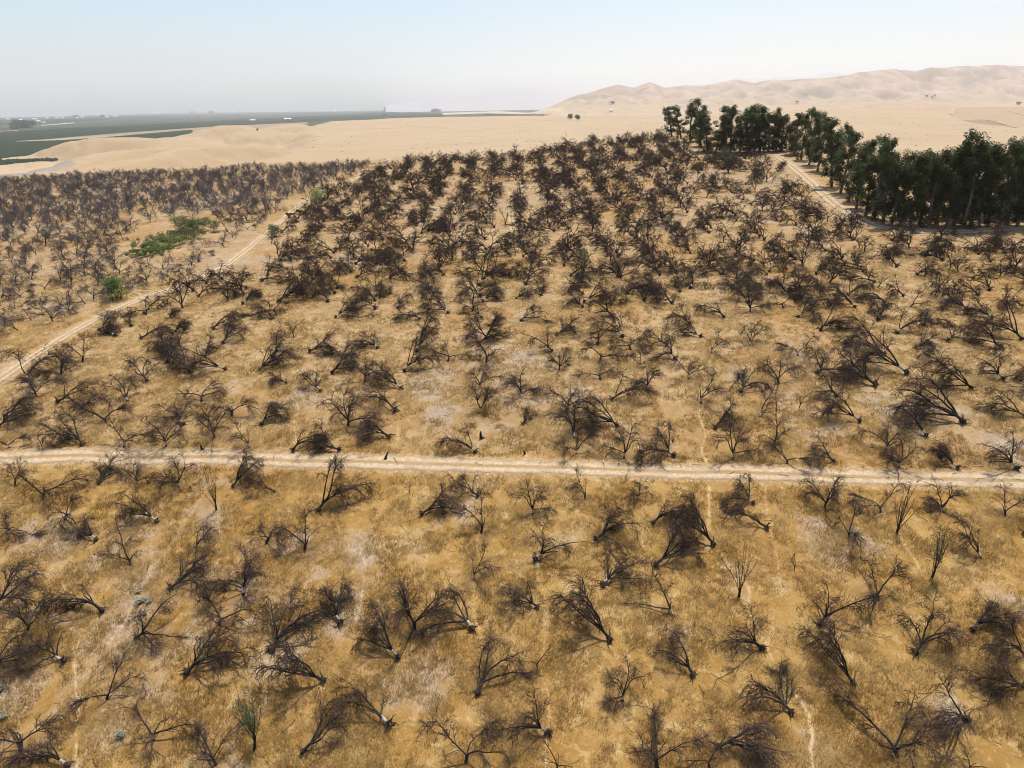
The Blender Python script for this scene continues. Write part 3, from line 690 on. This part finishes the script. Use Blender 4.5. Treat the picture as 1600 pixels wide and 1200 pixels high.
    hc = hc * (1 - .6 * sc) + np.array([.20, .165, .13]) * .6 * sc
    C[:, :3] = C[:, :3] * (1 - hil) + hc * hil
    m12 = (smooth(10800, 12500, y))[:, None] * (zr > -70)[:, None]; C[:, :3] = C[:, :3] * (1 - m12) + np.array([.36, .35, .36]) * m12  # far mountains: haze painted in as a pale blue-grey to lower their contrast
    V = np.stack([x, y, Z.ravel()], 1)
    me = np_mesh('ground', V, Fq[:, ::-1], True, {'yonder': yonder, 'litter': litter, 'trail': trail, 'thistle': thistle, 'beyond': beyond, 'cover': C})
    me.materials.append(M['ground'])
    o = new_obj('ground', me); o['kind'] = 'structure'
    if me.polygons[len(me.polygons) // 2].normal.z < 0: me.flip_normals()
build_ground()
ribbon('dirt_road', L_MAIN, 2.7, 'structure')
ribbon('side_road', L_SIDE, 2.2, 'structure', lift=.06)
ribbon('hilltop_road', L_GUM, 3.6, 'structure', lift=.12)
ribbon('windbreak_road', L_GUM2, 3.8, 'structure', lift=.10)

# ------------------------------------------------------------------ dead tree kinds, each built once
KIND = {'F': [], 'U': [], 'W': [], 'P': [], 'G': []}
def kind_from(parts, name, white_possible=True):
    tk, rt, limbs, tw = parts
    d = {}
    if tk: d['trunk'] = (tk.mesh(name + '_trunk', M['bark']), tk.mesh(name + '_trunk_painted', M['white']))
    d['roots'] = rt.mesh(name + '_roots', M['root']) if rt else None
    d['limbs'] = [l.mesh(name + '_limb', M['bark']) for l in limbs]
    d['twigs'] = [w.mesh(name + '_twigs', M['twig']) if w.n else None for w in tw]
    return d
for i in range(16): KIND['F'].append(kind_from(grow(100 + i, R([48, 62, 70, 54, 66, 42, 58, 74, 50, 64, 45, 60, 68, 52, 72, 57][i]), (4, 8), (2.1, 3.3), (14, 56), -.34, 1.22, roots=True), 'toppled'))
for i in range(14): KIND['U'].append(kind_from(grow(200 + i, R([4, 14, 22, 8, 28, 18, 5, 30, 12, 24, 10, 34, 20, 38][i]), (3, 6), (1.8, 2.9), (14, 66), -.22, 1.2), 'upright'))
for i in range(4): KIND['W'].append(kind_from(grow(300 + i, R(8), (3, 4), (1.3, 1.9), (18, 45), -.05, .7, thick=.6, l4=2), 'thin'))
for i in range(3): KIND['P'].append(kind_from(grow_whip(400 + i), 'whip'))
for i in range(3):
    k = kind_from(grow_whip(420 + i, 10, 3.3), 'greening'); r_ = np.random.default_rng(i)
    k['leaves'] = leaf_mesh('greening_leaves', [(r_.normal() * .28, r_.normal() * .28, z) for z in np.linspace(1.3, 3.7, 26)], [.28] * 26, 34, .10, M['olive_leaf'], i)
    KIND['G'].append(k)
def stump_kind(seed):
    r_ = np.random.default_rng(seed); tb = Tubes(); p = path(r_, (0, 0, -.05), (r_.normal() * .35, r_.normal() * .2, 1), .9, 5, .18, 0)
    tb.add(p, [.16, .13, .11, .09, .03], 8) if len(p) == 5 else tb.add(p, [.17, .14, .12, .11, .09, .02], 8)
    for k in range(5):
        a = r_.random() * 6.28; tb.add(path(r_, (0, 0, .12), (math.cos(a), math.sin(a), .1), r_.uniform(.15, .35), 3, .25, -.3, .02), [.06, .045, .03, .01], 5)
    lb = Tubes(); lb.add(path(r_, p[3], (r_.normal(), r_.normal(), .7), .4, 3, .2, 0), [.05, .035, .02, .008], 4)
    return tb.mesh('stump_wood', M['bark']), lb.mesh('stump_snag', M['bark'])
STUMP = [stump_kind(500 + i) for i in range(4)]

WORD = {'F': 'toppled', 'U': 'upright', 'W': 'thin wispy', 'P': 'tall whip-like', 'G': 'greening whip-like', 'S': 'broken'}
def heading(az):
    a = az % 360
    return 'rightward' if a < 32 or a > 328 else 'away to the right' if a < 75 else 'away' if a < 106 else 'away to the left' if a < 150 else 'leftward' if a < 215 else 'forward'
def where(t):
    x, y, z = project((t['x'], t['y'], t['z'])); return x[0], y[0]
USED = {}
def spot(x, y): return '%d%% across, %d%% down' % (round(x / 16), round(y / 12))

def place_tree(t, rng, group, tone, cat, region):
    x, y = where(t); form = t['form']
    if form == 'S':
        o = new_obj('tree_stump', STUMP[rng.integers(4)][0]); o.location = (t['x'], t['y'], t['z']); o.rotation_euler.z = rng.random() * 6.28; o.scale = (t['s'] * 1.0,) * 3
        tag(o, 'charred broken stump of an orchard tree, rooted ' + spot(x, y), 'stump', 'stumps left in the dead orchard'); return o
    k = KIND[form][rng.integers(len(KIND[form]))]
    name = {'F': 'toppled_tree', 'U': 'bare_tree', 'W': 'thin_bare_tree', 'P': 'whip_tree', 'G': 'greening_tree'}[form]
    root = bpy.data.objects.new(name, None); COL.objects.link(root); root.empty_display_size = .4
    root.location = (t['x'], t['y'], t['z'])
    root.rotation_euler.z = R(t['az']) + (rng.normal() * .12 if form in 'FU' else rng.random() * 6.28)
    s = t['s'] * SIZE; root.scale = (s * rng.uniform(.92, 1.08), s * rng.choice([-1, 1]) * rng.uniform(.92, 1.08), s * rng.uniform(.92, 1.08))
    def part(nm, mesh, mk=None, par=None):
        o = new_obj(nm, mesh, par or root)
        if mk: o.material_slots[0].link = 'OBJECT'; o.material_slots[0].material = M[mk]
        return o
    gr = region == 'left'
    part('trunk', k['trunk'][1 if t['white'] else 0], 'grey_bark' if gr else None)
    if k['roots']: new_obj('root_plate', k['roots'], root)
    for l, w in zip(k['limbs'], k['twigs']):
        lo = part('limb', l, 'grey_bark' if gr else None)
        if w: part('twigs', w, 'grey_twig' if gr else None, lo)
    if 'leaves' in k: new_obj('foliage', k['leaves'], root)
    lean = {'F': 'fallen ' + heading(t['az']), 'U': 'leaning ' + heading(t['az']), 'W': 'few branches', 'P': 'close vertical stems', 'G': 'green shoots'}[form]
    tr = ', whitewashed trunk' if t['white'] else ''
    tag(root, '%s %sdead tree, %s%s, rooted %s' % (WORD[form], tone, lean, tr, spot(x, y)), cat, group)
    return root
SIZE = 1.0
def visible(t, m=25):
    x, y = where(t); return -m < x < 1600 + m and y < 1200 + m
def nearest(lst, n):
    lst = sorted([t for t in lst if visible(t, 60)], key=lambda t: math.hypot(t['x'], t['y'])); return lst[:n], lst[n:]
near_m, far_m = nearest(T_MAIN, 300)
rg = np.random.default_rng(5)
for t in near_m: place_tree(t, rg, 'dead trees of the main orchard', 'black ' if t['form'] in 'FU' else '', 'dead tree', 'main')
near_l, far_l = nearest(T_LEFT, 150)
for t in near_l: place_tree(t, rg, 'grey bare trees of the orchard beyond the side road', 'grey ', 'bare tree', 'left')

# ------------------------------------------------------------------ the hundreds farther up the slope, lighter copies in one object
def lite(parts, keep, fat, seed):
    """a thinned version of a tree as triangles/quads"""
    tk, rt, limbs, tw = parts; Vs, Fs, n = [], [], 0
    for tb in [tk] + ([rt] if rt else []) + limbs:
        v, f = tb.arrays(); Vs.append(v); Fs.append(f + n); n += len(v)
    r_ = np.random.default_rng(seed)
    for v, f in [q for w in tw for q in zip(w.V, w.F)]:
        if r_.random() > keep: continue
        c = v.reshape(-1, 3, 3)[[0, -1]]; m_ = c.mean(1, keepdims=True); c = m_ + (c - m_) * fat
        Vs.append(c.reshape(-1, 3)); i = np.arange(3); Fs.append(np.stack([i, (i + 1) % 3, 3 + (i + 1) % 3, 3 + i], -1) + n); n += 6
    return np.concatenate(Vs), np.concatenate(Fs)
LITE = {'F': [lite(grow(600 + i, R(42 + 5 * i), (5, 7), (1.9, 2.8), (15, 58), -.34, .95, roots=True, l4=3), .7, 2.3, i) for i in range(6)],
        'U': [lite(grow(620 + i, R(6 + 5 * i), (5, 7), (1.8, 2.6), (16, 56), -.2, .95, l4=3), .65, 2.3, i) for i in range(5)],
        'W': [lite(grow(640 + i, R(8), (3, 4), (1.3, 1.9), (18, 45), -.05, .7, thick=.7, l4=2), .6, 1.8, i) for i in range(2)]}
LITE['G'] = LITE['P'] = LITE['W']; LITE['S'] = LITE['W']
def mass(name, lst, m, label, cat, seed):
    r_ = np.random.default_rng(seed); Vs, Fs, Ts, n = [], [], [], 0
    for t in lst:
        v, f = LITE[t['form']][r_.integers(len(LITE[t['form']]))]; a = R(t['az']) if t['form'] == 'F' else r_.random() * 6.28; s = t['s'] * SIZE
        my = r_.choice([-1, 1]); c_, s_ = math.cos(a) * s, math.sin(a) * s
        q = np.stack([v[:, 0] * c_ - my * v[:, 1] * s_ + t['x'], v[:, 0] * s_ + my * v[:, 1] * c_ + t['y'], v[:, 2] * s + t['z']], 1)
        Vs.append(q); Fs.append(f + n); n += len(v); Ts.append(np.full(len(v), r_.random()))
    me = np_mesh(name, np.concatenate(Vs), np.concatenate(Fs), False, {'tone': np.concatenate(Ts)}); me.materials.append(m)
    o = new_obj(name, me); tag(o, label, cat, kind='stuff'); return o
mass('dead_orchard', far_m, M['far_wood'], 'mass of small dark dead trees covering the far slope of the orchard', 'dead trees', 1)
mass('grey_orchard', far_l, M['grey_wood'], 'mass of small grey bare trees on the far part of the side orchard', 'bare trees', 2)
print('COUNTS', len(T_HAND), len(T_MAIN), len(T_LEFT), len(far_m), len(far_l))

# ------------------------------------------------------------------ dry grass standing on the near ground
def build_grass(n=130000, blades=9):
    r_ = np.random.default_rng(9)
    yy = 22 + (118 - 22) * r_.random(n) ** 1.15; xx = (r_.random(n) * 2 - 1) * (yy * .86 + 6)
    cl = fbm(xx / 1.6, yy / 1.6, 101, 3); keep = (poly_dist(main_pts, xx, yy) > 1.45) & (poly_dist(side_pts, xx, yy) > 1.8) & (cl > -.22)
    for q in TRAILS: keep &= poly_dist(q, xx + .5 * fbm(xx / 3, yy / 3, 71, 2), yy + .5 * fbm(xx / 3, yy / 3, 72, 2)) > .17
    xx, yy, cl = xx[keep], yy[keep], cl[keep]; n = len(xx); zz = H(xx, yy)
    sc = (.55 + .9 * np.clip(cl + .25, 0, 1)) * (1 - .35 * smooth(60, 110, yy))
    P = np.repeat(np.stack([xx, yy, zz], 1), blades, 0); k = len(P); s = np.repeat(sc, blades)
    off = r_.normal(size=(k, 2)) * .13; a = r_.random(k) * 6.283; ln = r_.uniform(.18, .46, k) * s; tip = r_.normal(size=(k, 2)) * .16 + np.array([.05, .03])
    w = .013 + .00022 * P[:, 1]; b0 = P + np.c_[off, np.full(k, -.03)]
    dx, dy = np.cos(a) * w, np.sin(a) * w
    V = np.stack([b0 + np.c_[dx, dy, 0 * w], b0 - np.c_[dx, dy, 0 * w], b0 + np.c_[tip * s[:, None], ln]], 1).reshape(-1, 3)
    tone = np.clip(.5 + 1.1 * fbm(xx / 2.5, yy / 2.5, 103, 3) + .25 * r_.normal(size=n) + .25 * (yy > 60), 0, 1)
    me = np_mesh('dry_grass', V, np.arange(k * 3).reshape(-1, 3), False, {'tone': np.repeat(np.repeat(tone, blades), 3)}); me.materials.append(M['grass'])
    o = new_obj('dry_grass', me); tag(o, 'golden dry grass standing between the dead trees', 'grass', kind='stuff')
build_grass()

def build_litter():
    r_ = np.random.default_rng(31); tb = Tubes()
    for t in T_MAIN:
        d = math.hypot(t['x'], t['y'])
        if d > 95 or t['form'] not in 'FU' or not visible(t): continue
        for k in range(r_.integers(6, 16)):
            a = r_.random() * 6.28; rr = abs(r_.normal()) * 1.9 + .3; x, y = t['x'] + math.cos(a) * rr, t['y'] + math.sin(a) * rr; z = h1(x, y)
            b = r_.random() * 6.28; l = r_.uniform(.25, 1.3); q = [(x + math.cos(b) * l * f, y + math.sin(b) * l * f + .06 * r_.normal(), z + .08 + .10 * r_.random()) for f in (-.5, 0, .5)]
            w = r_.uniform(.008, .028); tb.add(q, [w, w * .8, w * .4], 3)
    o = new_obj('fallen_twigs', tb.mesh('fallen_twigs', M['bark'])); tag(o, 'broken twigs and dead sticks lying in the grass under the trees', 'twigs', kind='stuff')
build_litter()

# ------------------------------------------------------------------ the eucalyptus windbreak
def gum_kind(seed, h=17.0):
    r_ = np.random.default_rng(seed); tk = Tubes(); p = path(r_, (0, 0, -.3), (.06 * r_.normal(), .06 * r_.normal(), 1), h * .9, 10, .05, .05)
    tk.add(p, np.linspace(.30, .05, 11), 8); lb = Tubes(); cs, rs = [], []
    wide = r_.uniform(.85, 1.2); base = r_.uniform(.03, .13)
    for k in range(24):
        f = base + (.97 - base) * (k + r_.random()) / 24; i = min(9, int(f * 10)); q = p[i] + (p[i + 1] - p[i]) * (f * 10 - i)
        a = r_.random() * 6.28; prof = .55 + 1.0 * math.sin(math.pi * min(1, (f - base) / (1 - base) * .8 + .16)); L = 1.55 * prof * r_.uniform(.55, 1.25) * wide
        lp = path(r_, q, (math.cos(a), math.sin(a), r_.uniform(.3, 1.1)), L, 5, .12, .1)
        lb.add(lp, np.linspace(.07 * (1.2 - f), .02, 6), 5)
        cs.append(lp[-1]); rs.append(r_.uniform(.6, 1.15))
        cs.append(lp[-1] + np.array([0, 0, -.9]) + r_.normal(size=3) * .4); rs.append(r_.uniform(.4, .85))
        if r_.random() < .6: cs.append(lp[3] + r_.normal(size=3) * .4); rs.append(r_.uniform(.5, .9))
    for k in range(4):
        cs.append(p[-1] + np.array([r_.normal() * .6, r_.normal() * .6, r_.uniform(-1.2, .8)])); rs.append(r_.uniform(.5, .9))
    lf = leaf_mesh('gum_leaves', cs, rs, 135, .34, M['gum_leaf'], seed, .6, .42, 1.25)
    return tk.mesh('gum_trunk', M['gum_bark']), lb.mesh('gum_limbs', M['gum_bark']), lf
GUM = [gum_kind(700 + i) for i in range(7)]
ORD = ['first', 'second', 'third', 'fourth', 'fifth', 'sixth', 'seventh', 'eighth', 'ninth', 'tenth', 'eleventh', 'twelfth', 'thirteenth', 'fourteenth', 'fifteenth', 'sixteenth', 'seventeenth', 'eighteenth', 'nineteenth',
       'twentieth', '21st', '22nd', '23rd', '24th', '25th', '26th', '27th', '28th', '29th', '30th', '31st', '32nd', '33rd', '34th', '35th', '36th', '37th', '38th', '39th', '40th', '41st', '42nd', '43rd', '44th', '45th', '46th', '47th', '48th']
GUMS = [(1050, 213, 166), (1064, 216, 164), (1079, 221, 155), (1094, 229, 178), (1106, 236, 176), (1118, 238, 186), (1131, 241, 186), (1143, 240, 168), (1156, 238, 172), (1168, 239, 170), (1178, 237, 178), (1187, 236, 163), (1200, 238, 178), (1212, 237, 184), (1222, 236, 180),
        (1240, 243, 178), (1252, 250, 174), (1264, 258, 172), (1277, 268, 184), (1288, 282, 182), (1300, 292, 187), (1313, 302, 206), (1325, 316, 218), (1338, 326, 214), (1352, 338, 240),
        (1366, 342, 226), (1380, 350, 224), (1393, 351, 246), (1408, 354, 250), (1422, 355, 238), (1436, 352, 246), (1450, 356, 238), (1464, 354, 250), (1478, 356, 244), (1490, 353, 226), (1503, 357, 216), (1516, 354, 232), (1530, 356, 240), (1545, 354, 228), (1560, 356, 214),
        (1574, 353, 232), (1588, 355, 222), (1603, 354, 214), (1620, 355, 210)]
g = ground([a for a, _, _ in GUMS], [b for _, b, _ in GUMS]); rg = np.random.default_rng(3)
def put_gum(p, hgt, label, wid=1.0):
    tk, lb, lf = GUM[rg.integers(len(GUM))]
    root = bpy.data.objects.new('eucalyptus_tree', None); COL.objects.link(root); root.location = p; root.rotation_euler.z = rg.random() * 6.28
    s = hgt / 17.3; w = (s ** .5) * wid; root.scale = (w, w, s)
    new_obj('trunk', tk, root); new_obj('branches', lb, root); new_obj('crown', lf, root)
    tag(root, label, 'eucalyptus tree', 'eucalyptus trees of the windbreak')
_n = -1
for i0, ((bx, by, ty), p) in enumerate(zip(GUMS, g)):
    if bx in (1288,): continue
    _n += 1; i = _n
    z = project(p)[2][0]; hgt = (by - ty) / F * z * rg.uniform(.98, 1.12)
    put_gum(p, hgt, 'tall dark green eucalyptus, %s from the left end of the hilltop windbreak' % ORD[i], (1.55 if i < 16 else 1.1) * rg.uniform(.85, 1.18))
for i, (bx, by, h_) in enumerate(((1085, 219, 14), (1125, 232, 15), (1160, 233, 14), (1205, 232, 14), (1270, 250, 15), (1300, 276, 14), (1370, 336, 13), (1400, 345, 14), (1430, 346, 14), (1458, 347, 14), (1485, 347, 15), (1512, 347, 15), (1538, 347, 15), (1566, 346, 16), (1596, 346, 16))):
    p = ground([bx], [by])[0]; p = p + np.array([2.5, 4.0, 0]); p[2] = h1(p[0], p[1])
    put_gum(p, h_, 'eucalyptus in the back row of the windbreak, %s of that row from the left' % ORD[i])

# ------------------------------------------------------------------ green bushes, saltbush, far trees, far farms
def bush(name, px_, py_, size, m, label, cat, n=16, squash=.8, group=None, tall=1.0, leaf=.24, per=130):
    r_ = np.random.default_rng(int(px_ * 7 + py_)); p = ground([px_], [py_])[0]
    cs = [(r_.normal() * .42 * size[0] / 2, r_.normal() * .42 * size[1] / 2, size[2] * r_.uniform(.25, .72)) for _ in range(n)]; rs = [size[2] * r_.uniform(.2, .36) for _ in range(n)]
    root = bpy.data.objects.new(name, None); COL.objects.link(root); root.location = p
    new_obj('foliage', leaf_mesh(name + '_foliage', cs, rs, per, leaf, m, 5, .1, .5, squash), root)
    tb = Tubes()
    for c in cs[:6]: tb.add(path(r_, (c[0] * .2, c[1] * .2, -.1), (c[0], c[1], c[2]), np.linalg.norm(c), 4, .08, 0), [.07, .05, .035, .025, .012], 5)
    new_obj('stems', tb.mesh(name + '_stems', M['bark']), root)
    tag(root, label, cat, group); return root
bush('green_bush', 495, 320, (5.0, 5.0, 5.2), M['leaf'], 'round dark green bush beside the side road at the orchard corner', 'bush')
bush('green_bush', 187, 466, (3.0, 3.0, 4.0), M['leaf'], 'dense green bush at the end of the grey tree row near the side road', 'bush')
bush('green_bush', 286, 362, (5, 4, 4.2), M['leaf'], 'tall bright green bush standing over the green thicket', 'bush')
for i, (a, b, sx, sz, lab) in enumerate(((312, 362, 9, 3.4, 'grey-green rounded shrub at the upper right end of the thicket'), (293, 373, 10, 3.2, 'broad grey-green shrub in the middle of the thicket'), (268, 385, 9, 2.8, 'dull green shrub in the lower middle of the thicket'),
                                   (245, 393, 8, 2.0, 'low bright green shrub toward the lower left of the thicket'), (222, 400, 7, 1.3, 'lowest flat green shrub at the left tip of the thicket'))):
    bush('thicket_shrub', a, b, (sx, sx * .8, sz), M['olive_leaf' if i in (0, 1) else 'leaf'], lab, 'shrub', 30, .7, 'shrubs of the green thicket')
bush('yellow_shrub', 470, 335, (4, 3, 1.5), M['olive_leaf'], 'low yellow-green shrub on the verge left of the round bush', 'shrub', 10, .6)
bush('yellow_shrub', 455, 340, (3.5, 2.5, 1.3), M['olive_leaf'], 'second low yellow-green shrub on the verge, farther from the round bush', 'shrub', 10, .6)
bush('green_bush', 430, 370, (2.6, 2.6, 3.4), M['olive_leaf'], 'small dark green bush at the roadside below the yellow-green shrubs', 'bush', 12)
bush('green_bush', 925, 260, (3.4, 3.2, 4.6), M['leaf'], 'round green bush among the farthest dead trees under the crest', 'bush', 12)
bush('green_bush', 1133, 262, (2.6, 2.6, 6.4), M['gum_leaf'], 'narrow dark evergreen standing alone below the windbreak', 'bush', 18, 1.3)
for i, (a, b, sx, lab) in enumerate(((220, 944, .75, 'largest of the pale saltbush tufts on grey ground, upper group'), (233, 942, .55, 'pale saltbush tuft at the right of the upper group'), (217, 925, .5, 'pale saltbush tuft just above the largest one'), (226, 960, .4, 'small pale saltbush tuft below the upper group'),
                                (191, 1151, .7, 'pale round saltbush tuft alone near the bottom left trail'), (3, 1080, .6, 'pale saltbush tuft at the left edge'), (6, 1123, .7, 'dull green saltbush tuft at the left edge, lower one'))):
    bush('saltbush_tuft', a, b, (sx, sx, sx * .75), M['grey_leaf'], lab, 'saltbush', 8, .8, 'pale saltbush tufts', leaf=.09, per=50)

def far_tree(px_, py_, w, h, label, group=None, m='gum_leaf', cat='tree'):
    p = ground([px_], [py_])[0]; z = project(p)[2][0]; w, h = w * z / F, h * z / F
    r_ = np.random.default_rng(int(px_)); root = bpy.data.objects.new('far_tree', None); COL.objects.link(root); root.location = p
    tb = Tubes(); tb.add(path(r_, (0, 0, -.5), (0, 0, 1), h * .7, 4, .03, 0), np.linspace(.04, .015, 5) * h, 6); new_obj('trunk', tb.mesh('far_trunk', M['gum_bark']), root)
    cs = [(r_.normal() * w * .2, r_.normal() * w * .2, h * r_.uniform(.35, .8)) for _ in range(14)]
    new_obj('crown', leaf_mesh('far_crown', cs, [w * r_.uniform(.18, .3) for _ in cs], 60, w * .13, M[m], 3, .2, .6, .9), root); tag(root, label, cat, group)
far_tree(892, 187, 11, 9, 'left tree of the round pair alone on the tan plateau', 'pair of trees on the plateau')
far_tree(902, 188, 10, 9, 'right tree of the round pair alone on the tan plateau', 'pair of trees on the plateau')
far_tree(1592, 165, 7, 6, 'lone dark tree on the brown flat below the hills at the right edge')
far_tree(1246, 159.5, 4, 3, 'tiny lone tree on the pale flat left of the hills, above the windbreak')
far_tree(957, 162, 6, 3.5, 'tiny dark tree at the foot of the tan hills beyond the plateau pair')
for i, (a, b, w_) in enumerate(((1448, 152, 4), (1456, 154, 3), (1460, 151, 3))):
    far_tree(a, b, w_, 3.5, 'speck of a tree on the foothill slope, %s of three from the left' % ORD[i], 'trees on the foothill')
for i, (a, b, w_, h_) in enumerate(((600, 182, 7, 3), (680, 175, 12, 4), (450, 190, 5, 4), (402, 204, 4, 3), (35, 200, 26, 10), (52, 199, 10, 11), (22, 202, 12, 6), (118, 185, 8, 5), (160, 184, 6, 5), (330, 178, 8, 4), (300, 178, 7, 4))):
    far_tree(a, b, w_, h_, 'dark tree among the valley orchards, %s' % spot(a, b), 'trees in the far valley')
def farm(px_, py_, w, h, roof):
    p = ground([px_], [py_])[0]; z = project(p)[2][0]; w, h = w * z / F, h * z / F; d = w * .6
    root = bpy.data.objects.new('farm_building', None); COL.objects.link(root); root.location = p; root.rotation_euler.z = .3
    v = [(-w / 2, -d / 2, -2), (w / 2, -d / 2, -2), (w / 2, d / 2, -2), (-w / 2, d / 2, -2), (-w / 2, -d / 2, h * .7), (w / 2, -d / 2, h * .7), (w / 2, d / 2, h * .7), (-w / 2, d / 2, h * .7), (-w / 2, 0, h), (w / 2, 0, h)]
    me = bpy.data.meshes.new('farm_wall'); me.from_pydata(v, [], [(0, 1, 5, 4), (2, 3, 7, 6), (1, 2, 6, 9, 5), (3, 0, 4, 8, 7)]); new_obj('wall', me, root, M['house_wall'])
    e, t_ = .04 * w, .05 * h
    v = [(-w / 2 - e, -d / 2 - e, h * .7 + t_ - .1), (w / 2 + e, -d / 2 - e, h * .7 + t_ - .1), (w / 2 + e, 0, h + t_), (-w / 2 - e, 0, h + t_), (-w / 2 - e, d / 2 + e, h * .7 + t_ - .1), (w / 2 + e, d / 2 + e, h * .7 + t_ - .1)]
    v += [(a, b, c - t_ * .8) for a, b, c in v]
    f = [(0, 1, 2, 3), (3, 2, 5, 4), (6, 9, 8, 7), (9, 10, 11, 8), (0, 6, 7, 1), (4, 5, 11, 10), (0, 3, 9, 6), (3, 4, 10, 9), (1, 7, 8, 2), (2, 8, 11, 5)]
    me = bpy.data.meshes.new('farm_roof'); me.from_pydata(v, [], f); new_obj('roof', me, root, M['house_roof'])
    tag(root, 'small white farm building in the far valley, %s' % spot(px_, py_), 'farm building', 'white farm buildings in the valley')
for a, b, w_, h_ in ((13, 188, 4, 3), (33, 189, 5, 2.5), (55, 188.5, 7, 3), (61, 192, 5, 3.5), (69, 193, 5, 2.5), (74, 187, 4, 3), (89, 186, 4, 3.2), (98, 186, 4, 3), (121, 186, 4, 3), (129, 185, 4, 2.5), (153, 182.5, 4, 4), (168, 184, 5, 2.5), (181, 184, 6, 3), (243, 178, 6, 3), (395, 190, 8, 3), (450, 189, 10, 4), (523, 176, 4, 3), (365, 176, 4, 3), (955, 174, 5, 3), (1038, 177, 5, 2.5)):
    farm(a, b, w_, h_, 0)

def build_scrub():
    r_ = np.random.default_rng(77); n = 900
    a, y = r_.uniform(-.42, .78, n), 520 * (3300 / 520) ** r_.random(n); x = a * y; k = fbm(x / 170, y / 170, 131, 3) > .0
    z = H(x, y); k &= (z > CAMZ - 62); x, y, z = x[k], y[k], z[k]; rr = r_.uniform(.4, 1.5, len(x))
    o = new_obj('scrub', leaf_mesh('scrub', np.stack([x, y, z + rr * .3], 1), rr, 26, .7, M['olive_leaf'], 6, .1, .6, .5)); tag(o, 'low dark scrub dotted over the tan grassland', 'scrub', kind='stuff')
build_scrub()

# orchards of the valley floor: one continuous canopy, tree by tree too many to count
def canopy(poly, pitch, h, seed):
    P = px_line(poly)[:, :2]; x0, y0 = P.min(0); x1, y1 = P.max(0)
    X, Y = np.meshgrid(np.arange(x0, x1, pitch), np.arange(y0, y1, pitch)); r_ = np.random.default_rng(seed)
    Xj, Yj = X + r_.normal(size=X.shape) * pitch * .2, Y + r_.normal(size=X.shape) * pitch * .2
    g = H(X, Y); inn = inside(P, X, Y) & (g < CAMZ - 69)
    gap = (fbm(X / (pitch * 9), Y / (pitch * 22), seed + 5, 3) < .08) if pitch > 30 else False
    inn &= ~gap if pitch > 30 else True
    k = (np.indices(X.shape).sum(0) % 2) * .55 + r_.random(X.shape) * .45
    Z = np.where(inn, g + h * (.45 + .55 * k), g - 2.5)
    nx = X.shape[1]; i = np.arange(X.shape[0] - 1)[:, None] * nx; j = np.arange(nx - 1)[None]
    Fq = np.stack([i + j, i + j + 1, i + nx + j + 1, i + nx + j], -1).reshape(-1, 4); use = inn.ravel()[Fq].any(1)
    return np.stack([Xj, Yj, Z], -1).reshape(-1, 3), Fq[use]
Vs, Fs, n = [], [], 0
for poly, pt, hh_ in (([(-60, 262), (110, 246), (300, 212), (300, 204), (200, 213), (100, 221), (30, 223), (-60, 228)], 3.6, 4.5),
                      ([(-60, 227), (20, 222), (25, 220), (60, 217), (200, 206.5), (330, 197.5), (460, 191), (460, 184), (330, 190), (200, 197), (-60, 210)], 6, 5),
                      ([(460, 191), (520, 188), (700, 184), (690, 177), (600, 176), (460, 184)], 9, 6), ([(-60, 199), (300, 181), (700, 171.5), (700, 170.3), (300, 175.5), (-60, 187)], 34, 11), ([(700, 184), (740, 185), (870, 182.5), (850, 179.5), (760, 178)], 9, 6)):
    v, f = canopy(poly, pt, hh_, 3); Vs.append(v); Fs.append(f + n); n += len(v)
me = np_mesh('valley_orchard', np.concatenate(Vs), np.concatenate(Fs)); me.materials.append(M['canopy'])
tag(new_obj('valley_orchard', me), 'dark green orchards covering the valley floor beyond the bluffs', 'orchard', kind='stuff')

# tracks through the brown valley at the far right
def far_track(pts, w):
    return ribbon('dirt_track', px_line(pts), w, 'structure', 12, .8, M['road'], 5)
far_track([(1486, 179), (1497, 165)], 14); far_track([(1505, 189), (1530, 186), (1552, 189), (1590, 200)], 7); far_track([(1576, 173), (1610, 182)], 8)

# ------------------------------------------------------------------ the dusty summer air
def build_haze():
    me = bpy.data.meshes.new('haze'); a, z0, z1 = 27500, -80 + CAMZ - 60, CAMZ + 1150
    v = [(x, y, z) for z in (z0, z1) for x, y in ((-a, -a), (a, -a), (a, a), (-a, a))]
    me.from_pydata(v, [], [(3, 2, 1, 0), (4, 5, 6, 7), (0, 1, 5, 4), (1, 2, 6, 5), (2, 3, 7, 6), (3, 0, 4, 7)])
    m = bpy.data.materials.new('dusty_air'); m.use_nodes = True; n = m.node_tree; n.nodes.remove(n.nodes['Principled BSDF'])
    v_ = N(n, 'ShaderNodeVolumePrincipled'); v_.inputs['Color'].default_value = (.975, .985, 1.0, 1); v_.inputs['Density'].default_value = HAZE_DENSITY; v_.inputs['Anisotropy'].default_value = .12
    n.links.new(v_.outputs[0], n.nodes['Material Output'].inputs['Volume'])
    o = new_obj('haze', me, None, m); tag(o, 'thin dusty air over the whole landscape', 'haze', kind='stuff')
build_haze()
